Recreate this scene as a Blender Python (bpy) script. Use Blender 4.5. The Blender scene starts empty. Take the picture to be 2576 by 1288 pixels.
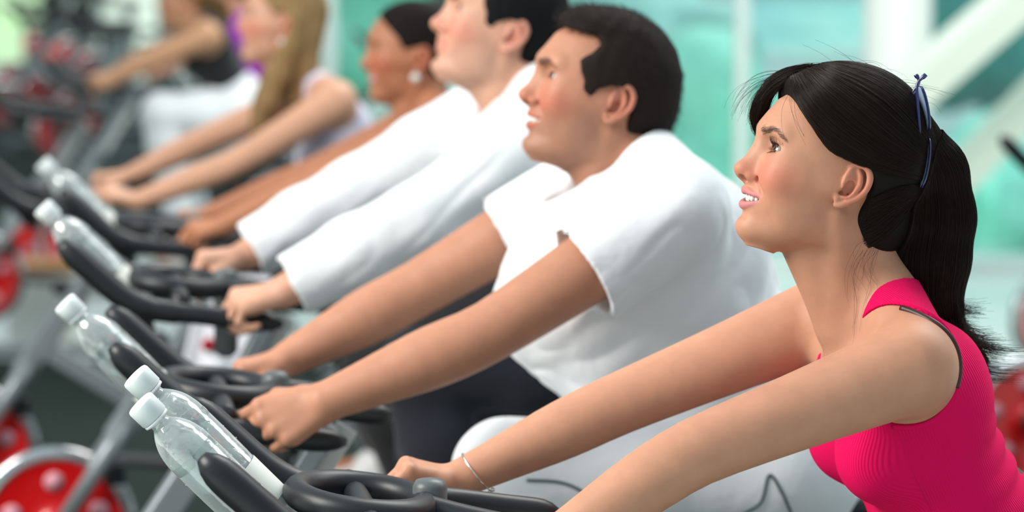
import bpy, bmesh, math, random
import numpy as np
from mathutils import Vector, Matrix

SC = bpy.context.scene
COL = SC.collection
random.seed(7)
RNG = np.random.default_rng(7)

# ------------------------------------------------------------------ camera
CAM_H = 1.76
FPX = 7000.0                      # focal length in pixels of a 2576 px wide frame
PITCH = math.atan(824 / FPX)
cam = bpy.data.cameras.new('camera')
cam_o = bpy.data.objects.new('camera', cam)
COL.objects.link(cam_o)
cam_o.location = (0, 0, CAM_H)
cam_o.rotation_euler = (math.pi / 2 - PITCH, 0, 0)
cam.sensor_width = 36
cam.lens = 36 * FPX / 2576
cam.clip_end = 300
cam.dof.use_dof = True
cam.dof.focus_distance = 3.5
cam.dof.aperture_fstop = 2.9
SC.camera = cam_o

# ------------------------------------------------------------------ light
w = bpy.data.worlds.new('world')
SC.world = w
w.use_nodes = True
wn = w.node_tree.nodes
wl = w.node_tree.links
wn.clear()
wo = wn.new('ShaderNodeOutputWorld')
wb = wn.new('ShaderNodeBackground')
wl.new(wb.outputs[0], wo.inputs[0])
wt = wn.new('ShaderNodeTexCoord')
wsep = wn.new('ShaderNodeSeparateXYZ')
wl.new(wt.outputs['Generated'], wsep.inputs[0])
wr = wn.new('ShaderNodeValToRGB')
wl.new(wsep.outputs[2], wr.inputs[0])
wr.color_ramp.elements[0].position = 0.0
wr.color_ramp.elements[0].color = (0.50, 0.64, 0.68, 1)
wr.color_ramp.elements[1].position = 0.6
wr.color_ramp.elements[1].color = (0.76, 0.91, 1.0, 1)
wl.new(wr.outputs[0], wb.inputs[0])
wb.inputs[1].default_value = 0.53


def area(name, loc, target, size, energy, color, size_y=None):
    l = bpy.data.lights.new(name, 'AREA')
    l.energy = energy
    l.color = color
    l.size = size
    if size_y:
        l.shape = 'RECTANGLE'
        l.size_y = size_y
    o = bpy.data.objects.new(name, l)
    COL.objects.link(o)
    o.location = loc
    d = Vector(target) - Vector(loc)
    o.rotation_euler = d.to_track_quat('-Z', 'Y').to_euler()
    return o


area('roof_window_light', (-4.0, 2.7, 3.8), (0.0, 4.2, 1.2), 2.4, 300, (1.0, 0.96, 0.91))
sun = bpy.data.lights.new('sun', 'SUN')
sun.energy = 1.5
sun.angle = math.radians(28)
sun.color = (1.0, 0.98, 0.94)
sun_o = bpy.data.objects.new('sun', sun)
COL.objects.link(sun_o)
sun_o.location = (4, 9, 8)
sun_o.rotation_euler = Vector((-.35, -.62, -.95)).to_track_quat('-Z', 'Y').to_euler()
area('brace_fill_light', (1.5, 9.5, 5.0), (1.2, 13.2, 1.0), 3.0, 150, (1.0, 1.0, 0.95))  # added fill that brightens the braces; the hall has no such lamp
area('column_fill_light', (-3.6, 28.5, 4.6), (-4.4, 32.5, .8), 1.6, 330, (0.95, 1.0, 0.92))  # added fill aimed at the pale column, no fixture behind it
area('glass_wall_light', (3.2, 5.6, 4.4), (0.1, 4.4, 1.2), 2.4, 60, (0.93, 1.0, 0.98))
SC.view_settings.view_transform = 'Standard'
SC.view_settings.look = 'None'
SC.view_settings.gamma = 1.0
SC.view_settings.use_curve_mapping = False
SC.view_settings.exposure = 0.33

# ------------------------------------------------------------------ frames: the row of bikes
# Every rider sits in a frame of its own: x forward (where the rider looks), y to the rider's left, z up.
CP, SP = math.cos(PITCH), math.sin(PITCH)
EYE = np.array([0, 0, CAM_H])
AX_F = np.array([0, CP, -SP])
AX_U = np.array([0, SP, CP])
AX_R = np.array([1.0, 0, 0])


def ray(px, py):
    return AX_R * (px - 1288) / FPX + AX_U * (644 - py) / FPX + AX_F


class Frame:
    """place of one rider and bike: measured point at a distance, yaw of the facing direction"""
    def __init__(s, px, py, dist, side=0.0, yaw=9.0):
        a = math.radians(yaw)
        s.yaw = a
        s.F = np.array([-math.cos(a), -math.sin(a), 0])
        s.L = np.array([math.sin(a), -math.cos(a), 0])
        s.P = EYE + ray(px, py) * dist
        s.O = np.array([s.P[0], s.P[1], 0]) - s.L * side

    def loc(s, px, py, y):
        r = ray(px, py)
        t = ((s.O + s.L * y - EYE) @ s.L) / (r @ s.L)
        X = EYE + r * t - s.O
        return np.array([X @ s.F, X @ s.L, X[2]])

    def matrix(s):
        m = Matrix.Identity(4)
        for i in range(3):
            m[i][0] = s.F[i]
            m[i][1] = s.L[i]
            m[i][2] = 1.0 if i == 2 else 0.0
            m[i][3] = s.O[i]
        return m


# ------------------------------------------------------------------ materials
MATS = {}


def mat(name, color=(0.8, 0.8, 0.8), rough=0.5, metal=0.0, sss=0.0, sss_rad=(1, 0.3, 0.15), attr=None, bump=None,
        coat=0.0, spec=0.5, trans=0.0, ior=1.45, emit=None, noise_col=None, sheen=0.0, scale_sss=0.01, alpha=1.0):
    if name in MATS:
        return MATS[name]
    m = bpy.data.materials.new(name)
    MATS[name] = m
    m.use_nodes = True
    nt = m.node_tree
    b = nt.nodes['Principled BSDF']
    b.inputs['Base Color'].default_value = (*color, 1)
    b.inputs['Roughness'].default_value = rough
    b.inputs['Metallic'].default_value = metal
    b.inputs['Specular IOR Level'].default_value = spec
    b.inputs['IOR'].default_value = ior
    b.inputs['Coat Weight'].default_value = coat
    b.inputs['Transmission Weight'].default_value = trans
    b.inputs['Sheen Weight'].default_value = sheen
    b.inputs['Alpha'].default_value = alpha
    if sss:
        b.inputs['Subsurface Weight'].default_value = sss
        b.inputs['Subsurface Radius'].default_value = sss_rad
        b.inputs['Subsurface Scale'].default_value = scale_sss
    if emit:
        b.inputs['Emission Color'].default_value = (*emit[0], 1)
        b.inputs['Emission Strength'].default_value = emit[1]
    src = None
    if attr:
        a = nt.nodes.new('ShaderNodeVertexColor')
        a.layer_name = attr
        src = a.outputs['Color']
    if noise_col:
        # (scale, amount): gentle mottling of the colour
        n = nt.nodes.new('ShaderNodeTexNoise')
        n.inputs['Scale'].default_value = noise_col[0]
        n.inputs['Detail'].default_value = 12
        n.inputs['Roughness'].default_value = .62
        tc = nt.nodes.new('ShaderNodeTexCoord')
        nt.links.new(tc.outputs['Object'], n.inputs['Vector'])
        mr = nt.nodes.new('ShaderNodeMapRange')
        mr.inputs[3].default_value = 1 - noise_col[1]
        mr.inputs[4].default_value = 1 + noise_col[1]
        nt.links.new(n.outputs['Fac'], mr.inputs[0])
        mx = nt.nodes.new('ShaderNodeVectorMath')
        mx.operation = 'SCALE'
        if src:
            nt.links.new(src, mx.inputs[0])
        else:
            mx.inputs[0].default_value = color
        nt.links.new(mr.outputs[0], mx.inputs['Scale'])
        src = mx.outputs[0]
    if src:
        nt.links.new(src, b.inputs['Base Color'])
    if bump:
        # (scale, strength, distance[, detail])
        n = nt.nodes.new('ShaderNodeTexNoise')
        n.inputs['Scale'].default_value = bump[0]
        n.inputs['Detail'].default_value = bump[3] if len(bump) > 3 else 3
        tc = nt.nodes.new('ShaderNodeTexCoord')
        nt.links.new(tc.outputs['Object'], n.inputs['Vector'])
        bp = nt.nodes.new('ShaderNodeBump')
        bp.inputs['Strength'].default_value = bump[1]
        bp.inputs['Distance'].default_value = bump[2]
        nt.links.new(n.outputs['Fac'], bp.inputs['Height'])
        nt.links.new(bp.outputs[0], b.inputs['Normal'])
    return m


# ------------------------------------------------------------------ object helpers
def empty(name, frame=None, label=None, cat=None, group=None, loc=None):
    o = bpy.data.objects.new(name, None)
    COL.objects.link(o)
    if frame is not None:
        o.matrix_world = frame.matrix()
    if loc is not None:
        o.location = loc
    if label:
        tag(o, label, cat, group)
    return o


def tag(o, label=None, cat=None, group=None, kind=None):
    if label:
        o['label'] = label
    if cat:
        o['category'] = cat
    if group:
        o['group'] = group
    if kind:
        o['kind'] = kind
    return o


def link_mesh(name, me, m=None, parent=None, smooth=True):
    o = bpy.data.objects.new(name, me)
    COL.objects.link(o)
    if m:
        me.materials.append(m)
    if smooth and len(me.polygons):
        me.polygons.foreach_set('use_smooth', np.ones(len(me.polygons), dtype=bool))
    if parent is not None:
        o.parent = parent
    return o


def np_mesh(name, V, Q, n=4):
    me = bpy.data.meshes.new(name)
    V = np.ascontiguousarray(V, dtype=np.float32)
    Q = np.ascontiguousarray(Q, dtype=np.int32)
    me.vertices.add(len(V))
    me.vertices.foreach_set('co', V.ravel())
    me.loops.add(Q.size)
    me.loops.foreach_set('vertex_index', Q.ravel())
    me.polygons.add(len(Q))
    me.polygons.foreach_set('loop_start', np.arange(0, Q.size, n, dtype=np.int32))
    me.update(calc_edges=True)
    return me


def set_tint(me, colors, name='tint'):
    a = me.color_attributes.new(name, 'FLOAT_COLOR', 'POINT')
    c = np.ones((len(colors), 4), dtype=np.float32)
    c[:, :3] = colors
    a.data.foreach_set('color', c.ravel())


# ------------------------------------------------------------------ implicit surfaces (smooth unions on a grid, then surface nets)
def unit(v):
    v = np.asarray(v, dtype=float)
    return v / (np.linalg.norm(v) + 1e-12)


def axis(segs):
    """segs: list of (start, end, step), ascending; gives a graded axis"""
    out = [segs[0][0]]
    for a, b, st in segs:
        n = max(1, int(round((b - a) / st)))
        out += list(np.linspace(a, b, n + 1)[1:])
    return np.array(out, dtype=np.float32)


class Space:
    """a rigid sub-frame (head, hand): local = (p - t) @ R, R columns are the axes"""
    def __init__(s, t=(0, 0, 0), R=None, sc=1.0):
        s.t = np.asarray(t, dtype=float)
        s.R = np.eye(3) if R is None else np.asarray(R, dtype=float)
        s.sc = sc

    def out(s, p):
        return s.t + s.R @ (np.asarray(p, dtype=float) * s.sc)

    def into(s, V):
        return ((V - s.t) @ s.R) / s.sc


WORLD = Space()


class Field:
    def __init__(s, xs, ys, zs):
        s.ax = [np.asarray(v, dtype=np.float32) for v in (xs, ys, zs)]
        s.v = np.full([len(v) for v in s.ax], 0.2, dtype=np.float32)
        s.sp = WORLD

    def block(s, lo, hi):
        sl = []
        for a, l, h in zip(s.ax, lo, hi):
            i = int(np.searchsorted(a, l))
            j = int(np.searchsorted(a, h))
            i = max(i - 1, 0)
            j = min(j + 1, len(a))
            if j <= i:
                return None
            sl.append(slice(i, j))
        return tuple(sl)

    def coords(s, sl):
        X = s.ax[0][sl[0]][:, None, None]
        Y = s.ax[1][sl[1]][None, :, None]
        Z = s.ax[2][sl[2]][None, None, :]
        if s.sp is WORLD:
            return X, Y, Z
        t, R, k = s.sp.t, s.sp.R, s.sp.sc
        dx, dy, dz = X - np.float32(t[0]), Y - np.float32(t[1]), Z - np.float32(t[2])
        return tuple((dx * np.float32(R[0, c] / k) + dy * np.float32(R[1, c] / k) + dz * np.float32(R[2, c] / k)) for c in range(3))

    def bounds(s, pts, m):
        P = np.array([s.sp.out(p) for p in pts])
        m = m * s.sp.sc
        return P.min(0) - m, P.max(0) + m

    def comb(s, sl, d, k, mode):
        a = s.v[sl]
        k = max(k, 1e-6)
        if mode == '+':
            h = np.clip(0.5 + 0.5 * (a - d) / k, 0, 1)
            s.v[sl] = a + (d - a) * h - k * h * (1 - h)
        else:                                    # cut d out of the body
            h = np.clip(0.5 - 0.5 * (a + d) / k, 0, 1)
            s.v[sl] = a + (-d - a) * h + k * h * (1 - h)

    def cone(s, p0, p1, r0, r1=None, k=0.01, mode='+', sq=None):
        """round cone; sq = (axis, factor): radius scaled by factor along that axis"""
        r1 = r0 if r1 is None else r1
        p0 = np.asarray(p0, dtype=float)
        p1 = np.asarray(p1, dtype=float)
        f = max(1.0, sq[1]) if sq else 1.0
        lo, hi = s.bounds([p0, p1], max(r0, r1) * f + k + 0.012 / s.sp.sc)
        sl = s.block(lo, hi)
        if sl is None:
            return
        X, Y, Z = s.coords(sl)
        ba = p1 - p0
        A = [X - np.float32(p0[0]), Y - np.float32(p0[1]), Z - np.float32(p0[2])]
        if sq:
            n = unit(sq[0])
            g = 1.0 / sq[1] - 1.0
            dn = A[0] * np.float32(n[0]) + A[1] * np.float32(n[1]) + A[2] * np.float32(n[2])
            A = [A[i] + dn * np.float32(n[i] * g) for i in range(3)]
            ba = ba + n * (ba @ n) * g
        L2 = float(ba @ ba) + 1e-12
        t = np.clip((A[0] * np.float32(ba[0]) + A[1] * np.float32(ba[1]) + A[2] * np.float32(ba[2])) / np.float32(L2), 0, 1)
        d = np.sqrt((A[0] - t * np.float32(ba[0])) ** 2 + (A[1] - t * np.float32(ba[1])) ** 2 + (A[2] - t * np.float32(ba[2])) ** 2)
        d = d - (np.float32(r0) + np.float32(r1 - r0) * t)
        if sq:
            d = d * np.float32(min(1.0, sq[1]))
        s.comb(sl, (d * np.float32(s.sp.sc)).astype(np.float32), k * s.sp.sc, mode)

    def chain(s, pts, rs, k=0.01, mode='+', sq=None):
        for i in range(len(pts) - 1):
            s.cone(pts[i], pts[i + 1], rs[i], rs[i + 1], k, mode, sq)

    def poly(s, pts, rs, k=0.01):
        """one limb of many round cones, joined without bulges, then blended into the body"""
        pts = [np.asarray(p, dtype=float) for p in pts]
        lo, hi = s.bounds(pts, max(rs) + k + 0.012)
        sl = s.block(lo, hi)
        if sl is None:
            return
        X, Y, Z = s.coords(sl)
        best = None
        for i in range(len(pts) - 1):
            p0, ba = pts[i], pts[i + 1] - pts[i]
            A_ = [X - np.float32(p0[0]), Y - np.float32(p0[1]), Z - np.float32(p0[2])]
            t = np.clip((A_[0] * np.float32(ba[0]) + A_[1] * np.float32(ba[1]) + A_[2] * np.float32(ba[2])) / np.float32(ba @ ba + 1e-12), 0, 1)
            d = np.sqrt((A_[0] - t * np.float32(ba[0])) ** 2 + (A_[1] - t * np.float32(ba[1])) ** 2 + (A_[2] - t * np.float32(ba[2])) ** 2) - (np.float32(rs[i]) + np.float32(rs[i + 1] - rs[i]) * t)
            best = d if best is None else np.minimum(best, d)
        s.comb(sl, best.astype(np.float32), k, '+')

    def ell(s, c, r, k=0.01, mode='+', rot=None):
        """ellipsoid; rot 3x3 columns = its axes"""
        c = np.asarray(c, dtype=float)
        r = np.asarray(r, dtype=float)
        lo, hi = s.bounds([c], r.max() + k + 0.012 / s.sp.sc)
        sl = s.block(lo, hi)
        if sl is None:
            return
        X, Y, Z = s.coords(sl)
        A = [X - np.float32(c[0]), Y - np.float32(c[1]), Z - np.float32(c[2])]
        if rot is not None:
            rot = np.asarray(rot)
            A = [A[0] * np.float32(rot[0, i]) + A[1] * np.float32(rot[1, i]) + A[2] * np.float32(rot[2, i]) for i in range(3)]
        k0 = np.sqrt(sum((A[i] / np.float32(r[i])) ** 2 for i in range(3)))
        k1 = np.sqrt(sum((A[i] / np.float32(r[i] ** 2)) ** 2 for i in range(3))) + 1e-9
        d = k0 * (k0 - 1) / k1
        s.comb(sl, (d * np.float32(s.sp.sc)).astype(np.float32), k * s.sp.sc, mode)

    def func(s, lo, hi, fn, k=0.005, mode='+'):
        """fn(X,Y,Z) in the current space; lo/hi corners in the current space"""
        cs = [(x, y, z) for x in (lo[0], hi[0]) for y in (lo[1], hi[1]) for z in (lo[2], hi[2])]
        l, h = s.bounds(cs, 0.0)
        sl = s.block(l, h)
        if sl is None:
            return
        d = fn(*s.coords(sl))
        s.comb(sl, (d * np.float32(s.sp.sc)).astype(np.float32), k * s.sp.sc, mode)

    def mesh(s, name, relax=1):
        v = s.v
        for a in range(3):                        # close the surface at the border of the grid
            i0 = [slice(None)] * 3
            i0[a] = 0
            v[tuple(i0)] = np.maximum(v[tuple(i0)], 1e-3)
            i0[a] = -1
            v[tuple(i0)] = np.maximum(v[tuple(i0)], 1e-3)
        ins = v < 0
        nx, ny, nz = v.shape
        c = np.zeros((nx - 1, ny - 1, nz - 1), dtype=np.uint8)
        for i in (0, 1):
            for j in (0, 1):
                for k in (0, 1):
                    c += ins[i:nx - 1 + i, j:ny - 1 + j, k:nz - 1 + k]
        act = (c > 0) & (c < 8)
        I = np.argwhere(act)
        idx = np.full(act.shape, -1, dtype=np.int32)
        idx[act] = np.arange(len(I), dtype=np.int32)
        co = {}
        for i in (0, 1):
            for j in (0, 1):
                for k in (0, 1):
                    co[i, j, k] = v[I[:, 0] + i, I[:, 1] + j, I[:, 2] + k].astype(np.float64)
        acc = np.zeros((len(I), 3))
        cnt = np.zeros(len(I))
        for a in range(3):
            b, d = (a + 1) % 3, (a + 2) % 3
            for p in (0, 1):
                for q in (0, 1):
                    e0 = [0, 0, 0]
                    e0[b], e0[d] = p, q
                    e1 = list(e0)
                    e1[a] = 1
                    va, vb = co[tuple(e0)], co[tuple(e1)]
                    m = (va < 0) != (vb < 0)
                    t = np.where(m, va / np.where(m, va - vb, 1), 0)
                    pos = np.array([e0] * 1, dtype=float).repeat(len(I), 0)
                    pos[:, a] = t
                    acc += np.where(m[:, None], pos, 0)
                    cnt += m
        acc /= np.maximum(cnt, 1)[:, None]
        V = np.empty((len(I), 3))
        for a in range(3):
            A = s.ax[a].astype(np.float64)
            i = I[:, a]
            V[:, a] = A[i] + (A[i + 1] - A[i]) * acc[:, a]
        quads = []
        for a in range(3):
            b, d = (a + 1) % 3, (a + 2) % 3
            lo = [slice(None)] * 3
            hi = [slice(None)] * 3
            lo[a], hi[a] = slice(0, -1), slice(1, None)
            ch = ins[tuple(lo)] != ins[tuple(hi)]
            E = np.argwhere(ch)
            E = E[(E[:, b] > 0) & (E[:, d] > 0) & (E[:, b] < v.shape[b] - 1) & (E[:, d] < v.shape[d] - 1)]
            if not len(E):
                continue
            s0 = ins[E[:, 0], E[:, 1], E[:, 2]]

            def cell(db, dd):
                G = E.copy()
                G[:, b] -= db
                G[:, d] -= dd
                return idx[G[:, 0], G[:, 1], G[:, 2]]
            q = np.stack([cell(1, 1), cell(0, 1), cell(0, 0), cell(1, 0)], 1)
            q[~s0] = q[~s0][:, ::-1]
            quads.append(q)
        Q = np.concatenate(quads)
        Q = Q[(Q >= 0).all(1)]
        for _ in range(relax):
            S = np.zeros_like(V)
            n = np.zeros(len(V))
            for i in range(4):
                for j in (1, 3):
                    np.add.at(S, Q[:, i], V[Q[:, (i + j) % 4]])
                    np.add.at(n, Q[:, i], 1)
            V = V * 0.5 + 0.5 * S / np.maximum(n, 1)[:, None]
        return V, Q


def smooth01(x, a, b):
    t = np.clip((x - a) / (b - a), 0, 1)
    return t * t * (3 - 2 * t)


# ------------------------------------------------------------------ head (frame: x forward, y left, z up, origin between the ear holes, metres)
EYE_C = (.0775, .0315, .0225)
EW = .0148


def head_prims(f, sp, female=True, smile=1.0, ears=True, fine=True):
    f.sp = sp
    E = lambda c, r, k=.01, mode='+', rot=None: f.ell(np.array(c) / 1000, np.array(r) / 1000, k, mode, rot)
    Cn = lambda a, b, r0, r1, k=.01, mode='+', sq=None: f.cone(np.array(a) / 1000, np.array(b) / 1000, r0 / 1000, r1 / 1000, k, mode, sq)
    E((2, 0, 45), (103, 75, 87), .01)                                   # braincase
    # face and jaw: stacked rounded sections
    m = 0 if female else 1
    zt = np.array([-104, -99, -95, -91, -85, -75, -64, -50, -35, -20, -5, 12, 28, 45, 62, 78]) / 1000.0
    xf = np.array([62, 72, 79, 84.5, 88, 87, 87, 90.5, 92, 91, 90.5, 91, 97, 101, 94, 74]) / 1000.0
    xb = np.array([40, 34, 26, 16, 6, -4, -12, -18, -22, -26, -30, -40, -40, -40, -30, -20]) / 1000.0
    ww = np.array([10, 20, 27, 33, 38, 44, 48.5, 53, 57, 61, 65, 66, 65, 62, 54, 38]) / 1000.0
    if m:
        ww = ww + np.array([3, 7, 9, 9, 8, 7, 6, 5, 3, 2, 1, 1, 1, 1, 0, 0]) / 1000
        xf = xf + np.array([3, 4, 4, 3.5, 3, 1, 0, 0, 0, 0, 0, 0, 1.5, 3, 0, -1]) / 1000
        xb = xb - np.array([6, 8, 8, 6, 4, 2, 0, 0, 0, 0, 0, 0, 0, 0, 0, 0]) / 1000

    zz = np.linspace(zt[0], zt[-1], 160)

    def soft(t):                                  # rounded interpolation of a table
        v = np.interp(zz, zt, t)
        for _ in range(60):
            p = np.pad(v, 1, mode='edge')
            v = .25 * p[:-2] + .5 * p[1:-1] + .25 * p[2:]
        return v
    xf, xb, ww, zt = soft(xf), soft(xb), soft(ww), zz

    def face(X, Y, Z):
        a = np.interp(Z, zt, xf).astype(np.float32)
        b = np.interp(Z, zt, xb).astype(np.float32)
        w_ = np.interp(Z, zt, ww).astype(np.float32)
        c = b * 0.62 + a * 0.38
        A = np.where(X > c, a - c, c - b)
        u = np.abs(X - c) / A
        q = np.abs(Y) / w_
        e = 2.35 - .55 * smooth01(-Z, .018, .038) + .25 * smooth01(-Z, .055, .075)
        r = (u ** e + q ** e) ** (1 / e)
        d = (r - 1) * np.minimum((a - b) * .5, w_) * 0.9
        d2 = np.maximum(zt[0] - Z, Z - zt[-1])
        return np.maximum(d, d2)
    f.func((-.10, -.12, -.15), (.15, .12, .12), face, .016)
    # brow, orbit, cheek
    for s in (1, -1):
        Cn((95 + m, s * 12, 42 - m), (82, s * 40, 44), 6 + 3.5 * m, 6 + 2.5 * m, .016)      # brow ridge
        E((98, s * 31, 25), (12, 15, 10), .016, '-')                          # orbit
        E((64, s * 43, 2), (22, 19, 18), .022)                                # cheekbone
        E((71, s * 33, -13), (20, 20, 19), .018)                              # smiling cheek
        E((44, s * 42, -30), (34, 15, 30), .02)                               # side of the cheek
        E((18, s * (42 + 4 * m), -52), (26, 9 + 3 * m, 20), .024)              # jaw angle
        Cn((40, s * 52, 2), (4, s * 62, 4), 10, 8, .024)                      # arch towards the ear
    E((64, 0, -46), (31, 31, 24), .016)                                      # mouth area
    E((74, 0, -84), (16 + m * 2, 19 + 4 * m, 14), .016)                      # chin
    Cn((92, -12, -69), (92, 12, -69), 1.5, 1.5, .009, '-')                                   # fold over the chin
    # nose
    nb = 1.5 * m
    Cn((94, 0, 33), (99, 0, 12), 7.5 + m, 6.8 + nb, .012)
    Cn((99, 0, 12), (110 + nb, 0, -13), 6.5, 7.5 + nb, .008)
    E((111 + nb, 0, -15.5), (9.6, 8.2 + nb, 8.3), .006)
    Cn((88, 0, 14), (96, 0, -14), 12, 15, .014)
    for s in (1, -1):
        E((98, s * (10.7 + m), -19.5), (9.0, 6.6 + nb * .6, 7.3), .003)
        Cn((93, s * 18.6, -12), (90.5, s * 18.8, -22), .9, .9, .004, '-')                       # crease behind the wing
        Cn((91, s * 23, -22), (84, s * 33, -34), .5, .5, .009, '-')          # fold from nose to mouth
    Cn((111, 0, -22), (99, 0, -27), 4, 4, .004)
    for s in (1, -1):
        E((106, s * 6.6, -25.5), (6.8, 3.5, 4.6), .0015, '-', rot_y(-12))
    # lips
    sm = smile
    up = []
    lo = []
    for t in np.linspace(-1, 1, 13):
        y = t * (26 + 7 * sm)
        up.append((97 - 16.5 * t * t - 7 * (t ** 4), y, -39.3 + 1.2 * np.exp(-((abs(t) - .2) / .12) ** 2) - .8 * np.exp(-(t / .08) ** 2) - 4 * t * t * (1 - sm) - 2.6 * sm * t * t))
        lo.append((93.5 - 13 * t * t - 7 * (t ** 4), y * .97, -58.0 * (1 - t * t) - (46.5 - 2.6 * sm) * t * t + (1 - sm) * 7 * (1 - t * t)))
    # opening first, so that the lips stand round it
    if sm > .3:
        def mouth(X, Y, Z):
            t = Y / (.026 + .006 * sm)
            zc = -.0485 + .0058 * t * t
            hh = .0074 * np.clip(1 - t * t, 0, 1) ** .8 * sm
            return np.maximum(np.maximum(np.abs(Z - zc) - hh, np.abs(Y) - (.0255 + .006 * sm)), .050 - X)
        f.func((.055, -.03, -.06), (.115, .03, -.035), mouth, .002, '-')
    lu, ll = 4.3 - .3 * m, 3.9
    for i in range(12):
        a0, a1 = abs(i - 6) / 6, abs(i - 5) / 6
        Cn(up[i], up[i + 1], lu * (1 - .62 * a0 ** 1.5), lu * (1 - .62 * a1 ** 1.5), .003)
        Cn(lo[i], lo[i + 1], ll * (1 - .7 * a0 ** 1.6), ll * (1 - .7 * a1 ** 1.6), .0035)
    # eyelids: a shell round each eyeball with an almond opening
    if fine:
        for s in (1, -1):
            ec = np.array([EYE_C[0], s * EYE_C[1], EYE_C[2]]) * 1000
            E(ec, (13.4, 13.4, 13.4), .004)
            Cn(ec + (8.5, -s * 8, 7.6), ec + (5, s * 10, 6.4), 3.0, 2.4, .005)   # fold of the upper lid

            def almond(X, Y, Z, s=s, ec=ec):
                t = (Y * s - EYE_C[1] - .001) / EW
                zc = EYE_C[2] + .0012 * t
                upz = .0062 * np.clip(1 - t * t, 0, 1) ** .75
                loz = .0043 * np.clip(1 - t * t, 0, 1) ** .8
                d = np.maximum(Z - zc - upz, zc - loz - Z)
                return np.maximum(np.maximum(d, np.abs(t) * EW - EW * .98), .071 - X)
            y0, y1 = sorted((s * .017, s * .048))
            f.func((.07, y0, .012), (.105, y1, .032), almond, .0010, '-')
    # neck root of the head
    if ears:
        for s in (1, -1):
            ear_prims(f, s)
    f.sp = WORLD


def rot_y(d):
    a = math.radians(d)
    return np.array([[math.cos(a), 0, math.sin(a)], [0, 1, 0], [-math.sin(a), 0, math.cos(a)]])


def ear_prims(f, s):
    """outer ear: dish, helix rim, antihelix, tragus, lobe (mm in the head frame)"""
    P = lambda x, y, z: np.array([x, s * y, z]) / 1000.0
    C_ = lambda a, b, r0, r1, k=.002, mode='+': f.cone(a, b, r0 / 1000, r1 / 1000, k, mode)
    def spl(pts, rs, n=4):
        p = np.array(pts, dtype=float)
        r = np.array(rs, dtype=float)
        g = np.column_stack([p, r])
        g = np.vstack([2 * g[0] - g[1], g, 2 * g[-1] - g[-2]])
        o = []
        for i in range(1, len(g) - 2):
            for t in np.linspace(0, 1, n, endpoint=False):
                o.append(.5 * ((2 * g[i]) + (-g[i - 1] + g[i + 1]) * t + (2 * g[i - 1] - 5 * g[i] + 4 * g[i + 1] - g[i + 2]) * t * t + (-g[i - 1] + 3 * g[i] - 3 * g[i + 1] + g[i + 2]) * t ** 3))
        o.append(g[-2])
        return o

    def rope(pts, rs, k):
        o = spl(pts, rs)
        for a, b in zip(o[:-1], o[1:]):
            C_(P(*a[:3]), P(*b[:3]), a[3], b[3], k)
    nrm = unit(np.array([-.30, .95 * s, 0]))
    tang = np.array([.95, .30 * s, 0])
    R = np.stack([tang, np.array([.0, 0, 1.0]), nrm], 1)
    f.ell(P(-13, 74, 17), np.array([17, 22, 4.2]) / 1000, .003, '+', R)
    f.ell(P(-4, 71, -10), np.array([8, 9, 3.6]) / 1000, .004, '+', R)
    rope([(2, 69, 22), (0, 71.5, 31), (-7, 75, 38), (-16, 79, 40), (-25, 81, 35), (-29.5, 82, 25), (-29, 81.5, 12), (-24, 80, 1), (-16, 77, -8), (-8, 74, -15.5), (-1, 71, -18)],
         [2.2, 2.8, 3.2, 3.4, 3.6, 3.8, 3.6, 3.3, 3.2, 3.8, 3.0], .0022)
    rope([(0, 70, 27), (-4, 72, 18), (-9, 73.5, 12)], [2.4, 2.0, 1.0], .002)         # crus of the helix
    rope([(-12, 77, 33), (-17, 79, 26), (-19.5, 80, 15), (-16, 78.5, 3), (-10, 75.5, -4), (-4, 72.5, -6)], [1.8, 2.6, 2.9, 2.8, 2.8, 2.4], .0025)
    f.ell(P(-8, 76, 7), np.array([7.0, 6, 11.0]) / 1000, .0025, '-')           # concha
    f.ell(P(-2.5, 74, -1), np.array([4.5, 7, 3.2]) / 1000, .002, '-')
    C_(P(4.5, 69, 8), P(2.5, 71, 3), 4.4, 3.6, .004)                        # tragus


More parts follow.
